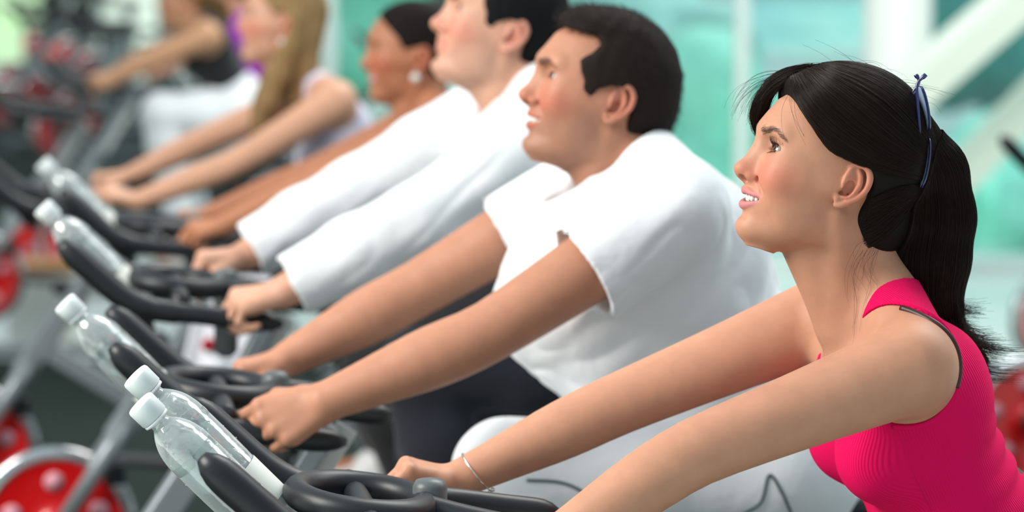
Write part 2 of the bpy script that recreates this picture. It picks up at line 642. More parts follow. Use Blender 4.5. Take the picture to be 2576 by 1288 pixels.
# ------------------------------------------------------------------ hand gripping a bar
def hand_prims(f, W, K, u, n, sc=1.0, curl=(62, 80, 50), thumb=True, side=1, splay=1.0):
    """W wrist, K middle of the knuckle row, u from little finger to index finger, n from the back of the hand to the palm"""
    W, K = np.asarray(W, dtype=float), np.asarray(K, dtype=float)
    u = unit(u)
    v = K - W
    hl = np.linalg.norm(v)
    v = unit(v)
    n = unit(n - v * (n @ v))
    u = unit(u - n * (u @ n) - v * (u @ v) * .6)
    off = np.array([.031, .0105, -.0105, -.030]) * sc
    fwd = np.array([-.002, .004, .001, -.007]) * sc
    Ls = np.array([[.040, .025, .020], [.044, .029, .021], [.041, .027, .020], [.032, .020, .018]]) * sc
    R0 = np.array([.0094, .0096, .0091, .0081]) * sc
    for i in range(4):
        M = K + u * off[i] + v * fwd[i] + n * (0.002 * sc if i in (0, 3) else 0)
        f.cone(W + u * off[i] * .45 + v * .006, M, .0135 * sc, .0118 * sc, .012 * sc)
        f.cone(W + u * off[i] * .45 + v * .02 + n * .008 * sc, M + n * .008 * sc - v * .008, .013 * sc, .011 * sc, .012 * sc)
        ang = 0.0
        p = M
        r = R0[i]
        f.ell(M - n * .002, np.array([1, 1, 1]) * R0[i] * 1.12, .004)
        for j in range(3):
            ang += math.radians(curl[j] + (i - 1.5) * 3)
            d = v * math.cos(ang) + n * math.sin(ang) + u * (off[i] * .25 * splay if j == 0 else 0)
            q = p + unit(d) * Ls[i][j]
            r2 = r * (.90 if j < 2 else .80)
            f.cone(p, q, r, r2, .0025 if j else .005)
            p, r = q, r2
    if thumb:
        c = W + v * .022 * sc + u * .020 * sc + n * .010 * sc
        m1 = c + unit(v * .75 + u * .55 + n * .45) * .044 * sc
        m2 = m1 + unit(v * .75 + u * .15 + n * .8) * .032 * sc
        m3 = m2 + unit(v * .55 - u * .25 + n * .95) * .026 * sc
        f.cone(W + n * .008 * sc, c, .015 * sc, .015 * sc, .012 * sc)
        f.cone(c, m1, .0155 * sc, .0125 * sc, .010 * sc)
        f.cone(m1, m2, .0112 * sc, .0102 * sc, .004)
        f.cone(m2, m3, .0102 * sc, .0082 * sc, .003)
# ------------------------------------------------------------------ bodies
def wob(V, scale, seed, n=5):
    """cheap smooth noise made of sines"""
    r = np.random.default_rng(seed)
    o = np.zeros(len(V))
    for i in range(n):
        d = r.normal(size=3)
        d /= np.linalg.norm(d)
        o += np.sin((V @ d) * scale * (0.6 + 0.9 * r.random()) + r.random() * 6.3 + 1.5 * np.sin((V @ r.normal(size=3)) * scale * .35))
    return o / n


def poly_d(X, Z, poly):
    """signed distance to a closed outline in the x-z plane (inside negative)"""
    P = np.array(poly, dtype=np.float32)
    X, Z = np.broadcast_arrays(X, Z)
    d = np.full(X.shape, 1e9, dtype=np.float32)
    s = np.ones(X.shape, dtype=np.float32)
    n = len(P)
    j = n - 1
    for i in range(n):
        ex, ez = P[j] - P[i]
        wx, wz = X - P[i, 0], Z - P[i, 1]
        t = np.clip((wx * ex + wz * ez) / (ex * ex + ez * ez + 1e-12), 0, 1)
        d = np.minimum(d, (wx - ex * t) ** 2 + (wz - ez * t) ** 2)
        c1, c2, c3 = Z >= P[i, 1], Z < P[j, 1], ex * wz > ez * wx
        s = np.where((c1 & c2 & c3) | (~c1 & ~c2 & ~c3), -s, s)
        j = i
    return s * np.sqrt(d)


def arm(f, sh, el, wr, r, k=.02, hand=None):
    """r: shoulder, upper arm, above elbow, forearm, wrist"""
    sh, el, wr = map(np.asarray, (sh, el, wr))
    t = np.linspace(0, 1, 7)
    ru = np.interp(t, [0, .5, 1], [r[0], r[1], r[2]])
    ru[1] = (ru[0] + ru[2]) / 2
    rf = spline([(r[2], 0, 0), (r[3], 0, 0), (r[3] * .80, 0, 0), (r[4], 0, 0)], 9)[:, 0]
    # a soft bend at the elbow
    path = [sh + (el - sh) * u for u in t] + [el + (wr - el) * u for u in np.linspace(0, 1, 9)[1:]]
    rad = list(ru) + list(rf[1:])
    pp = spline([tuple(p) for p in path], 34)
    rr = np.interp(np.linspace(0, len(rad) - 1, 34), range(len(rad)), rad)
    for _ in range(6):
        pp[1:-1] = (pp[:-2] + 2 * pp[1:-1] + pp[2:]) / 4
        rr[1:-1] = (rr[:-2] + 2 * rr[1:-1] + rr[2:]) / 4
    f.poly(pp[::2].tolist() + [pp[-1].tolist()], rr[::2].tolist() + [float(rr[-1])], k)


def torso(f, J, g=0.0, female=True, k=.03, wide=1.0):
    """pelvis, waist, chest, collar and shoulder blades; g: everything grown by g"""
    pe, wa, ch, nb = J['pelvis'], J['waist'], J['chest'], J['neck']
    sp = unit(ch - wa)
    n = unit(np.array([sp[2], 0, -sp[0]]))
    rp, rw, rc = (.158, .125, .142) if female else (.165, .155, .170)
    rp, rw, rc = rp * wide, rw * wide, rc * wide
    f.cone(pe, wa, rp + g, rw + g, k, sq=(n, .74 if female else .72))
    f.cone(wa, ch, rw + g, rc + g, k, sq=(n, .68 if female else .72))
    for s, sh in ((1, J['nsh']), (-1, J['fsh'])):
        sh = np.asarray(sh)
        f.cone(ch + (0, s * .05, .01), sh * .80 + ch * .20, .075 + g, .055 + g, k)               # chest to shoulder
        f.cone(nb + (-.02, s * .025, .01), sh + (-.012, -s * .025, .018), .040 + g, .038 + g, k)  # trapezius
        if female:
            f.ell(ch + n * .062 + sp * -.035 + np.array([0, s * .068, 0]), np.array([.062, .062, .06]) + g, k)
        else:
            f.ell(ch + n * .075 + sp * .01 + np.array([0, s * .07, 0]), np.array([.055, .08, .06]) + g, k)
        f.ell(ch - n * (.038 if female else .05) + np.array([0, s * .07, .0]), np.array([.048 if female else .06, .07, .085]) + g, k)


def leg(f, hip, kn, an, toe, g=0.0, k=.03, s=1.0):
    hip, kn, an, toe = map(np.asarray, (hip, kn, an, toe))
    f.chain([hip, hip * .5 + kn * .5, kn], [.088 * s + g, .074 * s + g, .056 * s + g], k)
    f.chain([kn, kn * .7 + an * .3, an], [.054 * s + g, .056 * s + g, .036 * s + g], k)
    if g == 0:
        f.cone(an, an + (-.02, 0, -.05), .036, .034, .02)
        f.cone(an + (-.03, 0, -.055), toe, .035, .028, .02)


def skin_tint(V, sp, base, female=True, blush=1.0, stubble=0.0, seed=1):
    """colour of the skin itself: lips, cheeks, brows, stubble"""
    L = sp.into(V)
    c = np.tile(np.array(base, dtype=float), (len(V), 1))
    head = smooth01(L[:, 2], -.13, -.10) * (np.abs(L[:, 1]) < .1) * (np.abs(L[:, 0]) < .14)

    def blob(cx, cy, cz, rx, ry, rz, p=1.0):
        q = ((L[:, 0] - cx) / rx) ** 2 + ((np.abs(L[:, 1]) - cy) / ry) ** 2 + ((L[:, 2] - cz) / rz) ** 2
        return np.exp(-q * p) * head
    m = wob(V, 90, seed) * .03
    c *= (1 + m)[:, None]
    rose = (blob(.072, .042, -.012, .036, .028, .024) * .95 + blob(.108, 0, -.019, .020, .022, .014) * .5 + blob(-.02, .08, .01, .03, .02, .04) * .62) * blush
    c = c * (1 - rose[:, None]) + rose[:, None] * np.array(base) * np.array([1.04, .60, .62])
    # lips: the two rolls
    y = np.abs(L[:, 1]) / .0325
    up_z = -.0395 - .0026 * y * y
    lo_z = -.0585 * (1 - y * y) - .0440 * y * y
    xx = .095 - .0155 * y * y - .007 * y ** 4
    dl = np.minimum(np.hypot((L[:, 2] - up_z), (L[:, 0] - xx - .002) * .5) / .0044, np.hypot((L[:, 2] - lo_z + .0), (L[:, 0] - xx + .001) * .5) / .0042)
    dl = np.where((L[:, 2] > up_z + .0035), 9, dl)
    lip = (1 - smooth01(dl, .95, 1.3)) * (y < 1.02) * (L[:, 0] > .06)
    lc = np.array([.56, .19, .20]) if female else np.array(base) * np.array([.92, .58, .60])
    c = c * (1 - lip[:, None] * .85) + lip[:, None] * .85 * lc
    # inside of the mouth
    ins = (L[:, 2] < -.041) & (L[:, 2] > -.056) & (np.abs(L[:, 1]) < .030) & (L[:, 0] < .083 - .016 * y * y) & (L[:, 0] > .06)
    c[ins] = (.16, .04, .04)
    # brows
    by = np.abs(L[:, 1])
    bz = .0405 + .006 * smooth01(by, .012, .036) - .009 * smooth01(by, .036, .052) - (0 if female else .003)
    bt = (.0028 if female else .0042) * (1 - .6 * smooth01(by, .03, .052))
    br = (1 - smooth01(np.abs(L[:, 2] - bz), bt * .6, bt * 1.5)) * smooth01(by, .010, .015) * (1 - smooth01(by, .048, .054)) * (L[:, 0] > .06)
    br = br * (.5 if female else .9)
    c = c * (1 - br[:, None] * .85) + br[:, None] * .85 * np.array([.055, .03, .022])
    # lid margin
    for s in (1, -1):
        t = (L[:, 1] * s - EYE_C[1] - .001) / EW
        uz = EYE_C[2] + .0012 * t + .0062 * np.clip(1 - t * t, 0, 1) ** .75
        d = np.abs(L[:, 2] - uz)
        lin = (1 - smooth01(d, .0011, .0026)) * (t > -.85) * (t < 1.10) * (L[:, 0] > .07)
        c = c * (1 - lin[:, None] * (.92 if female else .6))
    if stubble:
        st = smooth01(-L[:, 2], .018, .04) * (1 - smooth01(-L[:, 2], .105, .14)) * smooth01(L[:, 0], -.012, .02) * (1 - blob(.075, .04, -.015, .05, .03, .026))
        st = np.clip(st + blob(.02, .065, -.02, .035, .03, .02) * .7, 0, 1) * stubble * (1 - lip) * (np.abs(L[:, 1]) < .085)
        c = c * (1 - st[:, None]) + st[:, None] * np.array(base) * np.array([.60, .66, .74])
    return np.clip(c, 0.005, 1)


SKIN = {}


def skin_mat(key='skin'):
    return mat(key, (.6, .35, .25), rough=.52, sss=.12, sss_rad=(1.0, .35, .2), attr='tint', bump=(650, .20, .0006, 4), scale_sss=.008, spec=.36, noise_col=(34, .16))


def simple_sphere(name, r, c, m, parent, seg=40, sp=None):
    bm = bmesh.new()
    bmesh.ops.create_uvsphere(bm, u_segments=seg, v_segments=seg // 2, radius=r)
    me = bpy.data.meshes.new(name)
    bm.to_mesh(me)
    bm.free()
    o = link_mesh(name, me, m, parent)
    o.location = c
    return o


def mat_local(sp):
    m = Matrix.Identity(4)
    for i in range(3):
        for j in range(3):
            m[i][j] = sp.R[i, j] * sp.sc
        m[i][3] = sp.t[i]
    return m


def eye_mat(name, iris):
    m = bpy.data.materials.get(name)
    if m:
        return m
    m = mat(name, (.8, .8, .8), rough=.10, coat=.35)
    nt = m.node_tree
    tc = nt.nodes.new('ShaderNodeTexCoord')
    se = nt.nodes.new('ShaderNodeSeparateXYZ')
    nt.links.new(tc.outputs['Object'], se.inputs[0])
    r = nt.nodes.new('ShaderNodeValToRGB')
    e = r.color_ramp.elements
    e[0].position, e[0].color = 0.0, (.28, .24, .23, 1)
    e[1].position, e[1].color = .835, (.36, .33, .33, 1)
    for p, c in ((.855, (.02, .015, .012)), (.90, iris), (.955, tuple(v * 1.6 for v in iris)), (.965, (.004, .004, .004)), (1.0, (.004, .004, .004))):
        n = e.new(p)
        n.color = (*c, 1)
    dv = nt.nodes.new('ShaderNodeMath')
    dv.operation = 'DIVIDE'
    dv.inputs[1].default_value = .012
    nt.links.new(se.outputs[0], dv.inputs[0])
    nt.links.new(dv.outputs[0], r.inputs[0])
    nt.links.new(r.outputs[0], nt.nodes['Principled BSDF'].inputs['Base Color'])
    return m


def eyes_and_teeth(root, sp, female=True, smile=1.0, look=(0, 0)):
    for s in (1, -1):
        e = simple_sphere('eye', .012, (0, 0, 0), eye_mat('eye_brown', (.10, .045, .02)), root, 48)
        c = Space((0, 0, 0))
        m = mat_local(Space(sp.out((EYE_C[0], s * EYE_C[1], EYE_C[2])), sp.R, sp.sc)) @ Matrix.Rotation(math.radians(look[0]), 4, 'Z') @ Matrix.Rotation(math.radians(look[1]), 4, 'Y')
        e.matrix_local = m
    if smile > .3:
        V, Q = [], []
        f = Field(axis([(.05, .098, .0006)]), axis([(-.034, .034, .0006)]), axis([(-.058, -.038, .0006)]))
        wd = [4.2, 3.5, 3.8, 3.5, 3.5, 4.0, 4.0]
        for s in (1, -1):
            y = 0
            for i, wv in enumerate(wd):
                yc = (y + wv / 1) / 1000
                y += 2 * wv * .97
                x = .0890 - 15.0 * yc * yc - 6200 * yc ** 4
                ln = [5.8, 5.1, 5.6, 5.0, 4.8, 4.4, 4.0][i] / 1000
                f.ell((x, s * yc, -.0460 + .0030 * (yc / .022) ** 2), (.0034, wv / 1000 * 1.0, ln * 1.15), .0006)
        V, Q = f.mesh('teeth', 0)
        me = np_mesh('teeth', V, Q)
        o = link_mesh('teeth', me, mat('teeth', (.86, .82, .74), rough=.18, sss=.1, scale_sss=.003), root)
        o.matrix_local = mat_local(sp)


def strands(name, curves, m, parent, matrix=None, r0=.00008, r1=.00003):
    """curves: list of (n,3) arrays -> one hair-curves object"""
    hc = bpy.data.hair_curves.new(name)
    hc.add_curves([len(c) for c in curves])
    P = np.concatenate(curves).astype(np.float32)
    hc.attributes['position'].data.foreach_set('vector', P.ravel())
    rad = np.concatenate([np.linspace(r0, r1, len(c)) for c in curves]).astype(np.float32)
    a = hc.attributes.get('radius') or hc.attributes.new('radius', 'FLOAT', 'POINT')
    a.data.foreach_set('value', rad)
    hc.materials.append(m)
    o = bpy.data.objects.new(name, hc)
    COL.objects.link(o)
    o.parent = parent
    if matrix is not None:
        o.matrix_local = matrix
    return o


def hair_mat(name, color, rough=.35, spec=.5):
    m = bpy.data.materials.get(name)
    if m:
        return m
    m = bpy.data.materials.new(name)
    m.use_nodes = True
    nt = m.node_tree
    b = nt.nodes['Principled BSDF']
    b.inputs['Base Color'].default_value = (*color, 1)
    b.inputs['Roughness'].default_value = rough
    b.inputs['Specular IOR Level'].default_value = spec
    return m


def snap(curves, V, Q, lift, rng, start=0.0):
    """lay strands on a surface, each at its own small height"""
    from mathutils.bvhtree import BVHTree
    t = BVHTree.FromPolygons([tuple(v) for v in V], [tuple(int(i) for i in q) for q in Q])
    for c in curves:
        h = rng.random() * lift
        for i in range(len(c)):
            p, n, _, _ = t.find_nearest(Vector(c[i]))
            c[i] = np.array(p) + np.array(n) * (h + .0002)
    return curves


def spline(pts, n):
    g = np.array(pts, dtype=float)
    g = np.vstack([2 * g[0] - g[1], g, 2 * g[-1] - g[-2]])
    T = np.linspace(0, len(pts) - 1, n)
    i = np.minimum(T.astype(int), len(pts) - 2)
    t = (T - i)[:, None]
    a, b, c, d = g[i], g[i + 1], g[i + 2], g[i + 3]
    return .5 * (2 * b + (c - a) * t + (2 * a - 5 * b + 4 * c - d) * t ** 2 + (-a + 3 * b - 3 * c + d) * t ** 3)


def tube(name, pts, rs, m, parent=None, k=12, sq=None, closed=False):
    """swept round bar with capped ends; sq = (axis, factor)"""
    P_ = np.array(pts, dtype=float)
    n = len(P_)
    T_ = np.gradient(P_, axis=0)
    if closed:
        T_ = np.roll(P_, -1, 0) - np.roll(P_, 1, 0)
    T_ /= (np.linalg.norm(T_, axis=1)[:, None] + 1e-9)
    ref = np.array([0, 0, 1.0]) if abs(T_[0][2]) < .9 else np.array([0, 1.0, 0])
    V, Q = [], []
    u = np.cross(T_[0], ref)
    for i in range(n):
        u = u - T_[i] * (u @ T_[i])
        u = unit(u)
        v = np.cross(T_[i], u)
        for j in range(k):
            a = 2 * math.pi * j / k
            o = (u * math.cos(a) + v * math.sin(a)) * rs[i]
            if sq:
                ax_ = unit(sq[0])
                o = o + ax_ * (o @ ax_) * (sq[1] - 1)
            V.append(P_[i] + o)
    for i in range(n - (0 if closed else 1)):
        for j in range(k):
            i2 = (i + 1) % n
            Q.append([i * k + j, i * k + (j + 1) % k, i2 * k + (j + 1) % k, i2 * k + j])
    me = bpy.data.meshes.new(name)
    F_ = [list(q) for q in Q]
    if not closed:
        F_.append([j for j in range(k)][::-1])
        F_.append([(n - 1) * k + j for j in range(k)])
    me.from_pydata([tuple(p) for p in V], [], F_)
    me.update()
    o = link_mesh(name, me, m, parent)
    return o
# ================================================================== spin bikes and bottles
def lathe(name, prof, m, parent=None, n=40, ribs=0, rib_d=0.0, caps=True):
    """prof: list of (radius, height) round the z axis"""
    V, F_ = [], []
    for r, z in prof:
        for j in range(n):
            a = 2 * math.pi * j / n
            rr = r + (rib_d if ribs and j % 2 else 0)
            V.append((rr * math.cos(a), rr * math.sin(a), z))
    for i in range(len(prof) - 1):
        for j in range(n):
            F_.append([i * n + j, i * n + (j + 1) % n, (i + 1) * n + (j + 1) % n, (i + 1) * n + j])
    if caps:
        F_.append(list(range(n))[::-1])
        F_.append([(len(prof) - 1) * n + j for j in range(n)])
    me = bpy.data.meshes.new(name)
    me.from_pydata(V, [], F_)
    me.update()
    return link_mesh(name, me, m, parent)


def box(name, c, s, m, parent=None, rot=None, bev=.004, seg=2):
    bm = bmesh.new()
    bmesh.ops.create_cube(bm, size=1)
    bmesh.ops.scale(bm, vec=s, verts=bm.verts)
    if bev:
        bmesh.ops.bevel(bm, geom=list(bm.edges), offset=min(bev, min(s) * .45), segments=seg, affect='EDGES', profile=.5)
    if rot is not None:
        bmesh.ops.rotate(bm, matrix=rot, verts=bm.verts)
    bmesh.ops.translate(bm, vec=c, verts=bm.verts)
    me = bpy.data.meshes.new(name)
    bm.to_mesh(me)
    bm.free()
    return link_mesh(name, me, m, parent, smooth=False)


def beam(name, a, b, w, d, m, parent=None, bev=.008):
    """box section from a to b: w across in the x-z plane, d in y"""
    a, b = Vector(a), Vector(b)
    v = b - a
    q = v.to_track_quat('Z', 'Y').to_matrix().to_4x4()
    o = box(name, (0, 0, 0), (w, d, v.length), m, parent, q, bev, 3)
    for vt in o.data.vertices:
        vt.co += (a + b) / 2
    o.data.polygons.foreach_set('use_smooth', np.zeros(len(o.data.polygons), dtype=bool))
    return o


GREY = lambda: mat('grey_frame_paint', (.27, .30, .31), rough=.35, metal=.35)
BLACK = lambda: mat('black_rubber', (.013, .015, .017), rough=.42, spec=.5, bump=(500, .12, .0006, 2))
CHROME = lambda: mat('chrome', (.72, .72, .72), rough=.16, metal=1)


def build_bike(dz=0.0, seat=.82, dx=0.0, crank=((.15, .405), (.07, .205))):
    root = empty('spin_bike')
    g, k, ch = GREY(), BLACK(), CHROME()
    red = mat('red_disc', (.62, .003, .004), rough=.3, coat=.4)
    dark = mat('dark_plastic', (.02, .022, .025), rough=.5)
    # main beam from the handlebar down to the fork
    top = (.425, 0, .975 + dz)
    beam('handlebar_post', top, (.58, 0, .753), .050, .034, g, root)
    beam('post_edge', (.400, 0, .970 + dz), (.553, 0, .748), .006, .036, mat('light_edge', (.55, .58, .56), rough=.4), root, .001)
    beam('main_beam', (.56, 0, .785), (.70, 0, .580), .062, .060, g, root)
    for s in (1, -1):
        tube('fork_blade', [(.66, s * .020, .64), (.71, s * .052, .566), (.84, s * .056, .375)], [.021, .021, .019], g, root, 14, ((0, 1, 0), .7))
    # flywheel
    fw = lathe('flywheel', [(.030, -.022), (.032, -.014), (.060, -.010), (.150, -.010), (.158, -.013), (.158, .013), (.150, .010), (.060, .010), (.032, .014), (.030, .022)], red, root, 64)
    fw.matrix_local = Matrix.Translation((.837, 0, .383)) @ Matrix.Rotation(math.pi / 2, 4, 'X')
    rim = lathe('chrome_rim', [(.156, -.015), (.181, -.016), (.186, -.012), (.186, .012), (.181, .016), (.156, .015), (.156, -.015)], ch, fw, 64, caps=False)
    hub = lathe('hub', [(.006, -.062), (.022, -.062), (.024, -.05), (.024, .05), (.022, .062), (.006, .062)], dark, fw, 24)
    for i in range(5):
        a = i * 2 * math.pi / 5 + .3
        for s in (1, -1):
            b = lathe('disc_badge', [(.001, 0), (.022, 0), (.024, .0015), (.001, .0018)], mat('pink_badge', (.75, .35, .40), rough=.4), fw, 16)
            b.location = (.105 * math.cos(a), .105 * math.sin(a), s * .0105)
            if s < 0:
                b.rotation_euler = (math.pi, 0, 0)
    # brake pad and knob
    box('brake_block', (.70, 0, .50), (.05, .035, .05), dark, root)
    lathe('tension_knob', [(.004, 0), (.018, .002), (.020, .03), (.012, .034)], k, root, 20).matrix_local = Matrix.Translation((.60, 0, .80)) @ Matrix.Rotation(-.6, 4, 'Y')
    # lower frame, base, seat
    beam('down_beam', (.64, 0, .66), (.10, 0, .31), .055, .050, g, root)
    beam('seat_tube', (.10, 0, .30), (-.245, 0, .66), .060, .050, g, root)
    tube('seat_post', [(-.21, 0, .625), (-.30, 0, seat - .03)], [.016, .016], ch, root, 16)
    beam('rear_stay', (-.12, 0, .50), (-.48, 0, .07), .050, .045, g, root)
    beam('bottom_rail', (.80, 0, .09), (-.48, 0, .07), .045, .05, g, root)
    beam('front_stay', (.84, 0, .36), (.84, 0, .08), .05, .05, g, root) if False else None
    for s in (1, -1):
        tube('front_strut', [(.84, s * .075, .375), (.84, s * .075, .06)], [.016, .016], g, root, 10)
    for x in (.84, -.50):
        o = beam('foot_bar', (x, -.27, .045), (x, .27, .045), .06, .05, g, root)
        for s in (1, -1):
            lathe('levelling_foot', [(.026, 0), (.028, .012), (.012, .018), (.012, .04)], k, o, 18).location = (x, s * .25, 0)
    f = Field(axis([(-.46, -.10, .008)]), axis([(-.14, .14, .008)]), axis([(seat - .07, seat + .06, .006)]))
    f.chain([(-.39, 0, seat), (-.30, 0, seat - .004), (-.15, 0, seat - .012)], [.085, .06, .026], .03, sq=((0, 0, 1), .36))
    for s in (1, -1):
        f.ell((-.385, s * .055, seat), (.055, .062, .030), .03)
    V, Q = f.mesh('saddle')
    link_mesh('saddle', np_mesh('saddle', V, Q), k, root)
    # crank, chain cover, pedals
    cc = ((crank[0][0] + crank[1][0]) / 2, (crank[0][1] + crank[1][1]) / 2)
    cv = lathe('chain_cover', [(.02, -.014), (.10, -.014), (.108, -.008), (.108, .008), (.10, .014), (.02, .014)], dark, root, 40)
    cv.matrix_local = Matrix.Translation((cc[0], -.060, cc[1])) @ Matrix.Rotation(math.pi / 2, 4, 'X')
    beam('chain_guard', (cc[0], -.060, cc[1] + .0), (.83, -.060, .383), .085, .022, dark, root)
    tube('crank_axle', [(cc[0], -.09, cc[1]), (cc[0], .09, cc[1])], [.016, .016], ch, root, 14)
    for s, c in ((1, crank[0]), (-1, crank[1])):
        a = beam('crank_arm', (cc[0], s * .082, cc[1]), (c[0], s * .082, c[1]), .026, .014, ch, root, .004)
        box('pedal', (c[0], s * .125, c[1]), (.10, .075, .018), dark, a, bev=.004)
    # handlebar: two prongs, cross bar, ring, rear grips
    z = 1.0 + dz
    # prongs rise steeply towards the front
    hb = tube('handlebar', [(.60, y, z + .028 - .10 * abs(y) ** 2) for y in np.linspace(-.19, .19, 15)], [.0165] * 15, k, root, 16)
    for s in (1, -1):
        p = spline([(.812 + dx, s * .202, z + .138), (.756 + dx, s * .201, z + .085), (.708 + dx, s * .200, z + .042), (.665 + dx * .8, s * .198, z + .018), (.615, s * .196, z + .008), (.560, s * .196, z + .002), (.500, s * .195, z - .008), (.420, s * .190, z - .018)], 44)
        r = [.0225] * 20 + [.0205] * 6 + [.0185] * 18
        for i in range(4):
            r[i] = [.008, .0165, .0207, .0221][i]
            r[-1 - i] = [.006, .013, .0165, .018][i]
        tube('side_bar', p, r, k, root, 20)
    ring = []
    for i in range(36):
        a = 2 * math.pi * i / 36
        ring.append((.600 + .082 * math.cos(a), -.020 + .092 * math.sin(a), z + .036 + .010 * math.cos(a)))
    tube('centre_ring', ring, [.0185] * 36, k, root, 18, closed=True)
    lathe('post_cap', [(.012, -.12), (.022, -.11), (.0225, .035), (.018, .043), (.004, .046)], g if False else mat('grey_rubber', (.10, .115, .115), rough=.4), root, 28).location = (.510, -.030, z + .012)
    for s in (1, -1):
        p = spline([(.525, -.03 + s * .030, z + .028), (.47, -.03 + s * .055, z + .016), (.40, -.02 + s * .070, z + .004), (.33, -.02 + s * .070, z - .006)], 20)
        tube('rear_grip', p, [.0165] * 17 + [.0155, .012, .005], k, root, 16)
    # bottle cradle
    cr = box('bottle_cradle', (0, 0, 0), (.16, .155, .008), k, root, bev=.003)
    cr.matrix_local = Matrix.Translation((.712 + dx, -.005, z + .012)) @ Matrix.Rotation(math.radians(45), 4, 'Y').inverted()
    for y in (-.078, 0, .072):
        rl = tube('rail', [(-.085, y, .002), (.03, y, .006), (.070, y, .006), (.085, y, .0), (.088, y, -.012)], [.012, .012, .012, .011, .006], k, cr, 14)
    return root


def tree_copy(o, parent=None):
    c = o.copy()
    COL.objects.link(c)
    c.parent = parent
    for ch in list(o.children):
        tree_copy(ch, c)
    return c


def plastic():
    m = bpy.data.materials.get('clear_plastic')
    if m:
        return m
    m = bpy.data.materials.new('clear_plastic')
    m.use_nodes = True
    nt = m.node_tree
    nt.nodes.clear()
    out = nt.nodes.new('ShaderNodeOutputMaterial')
    tr = nt.nodes.new('ShaderNodeBsdfTransparent')
    tr.inputs[0].default_value = (.90, .94, .93, 1)
    gl = nt.nodes.new('ShaderNodeBsdfGlossy')
    gl.inputs['Roughness'].default_value = .06
    df = nt.nodes.new('ShaderNodeBsdfDiffuse')
    df.inputs[0].default_value = (.8, .86, .85, 1)
    lw = nt.nodes.new('ShaderNodeLayerWeight')
    lw.inputs[0].default_value = .35
    mr = nt.nodes.new('ShaderNodeMapRange')
    mr.inputs[3].default_value = .40
    mr.inputs[4].default_value = .85
    nt.links.new(lw.outputs['Facing'], mr.inputs[0])
    m1 = nt.nodes.new('ShaderNodeMixShader')
    m1.inputs[0].default_value = .6
    nt.links.new(gl.outputs[0], m1.inputs[1])
    nt.links.new(df.outputs[0], m1.inputs[2])
    m2 = nt.nodes.new('ShaderNodeMixShader')
    nt.links.new(mr.outputs[0], m2.inputs[0])
    nt.links.new(tr.outputs[0], m2.inputs[1])
    nt.links.new(m1.outputs[0], m2.inputs[2])
    nt.links.new(m2.outputs[0], out.inputs[0])
    no = nt.nodes.new('ShaderNodeTexNoise')
    no.inputs['Scale'].default_value = 60
    bp = nt.nodes.new('ShaderNodeBump')
    bp.inputs['Distance'].default_value = .002
    bp.inputs['Strength'].default_value = .4
    tc = nt.nodes.new('ShaderNodeTexCoord')
    nt.links.new(tc.outputs['Object'], no.inputs['Vector'])
    nt.links.new(no.outputs['Fac'], bp.inputs['Height'])
    nt.links.new(bp.outputs[0], gl.inputs['Normal'])
    return m


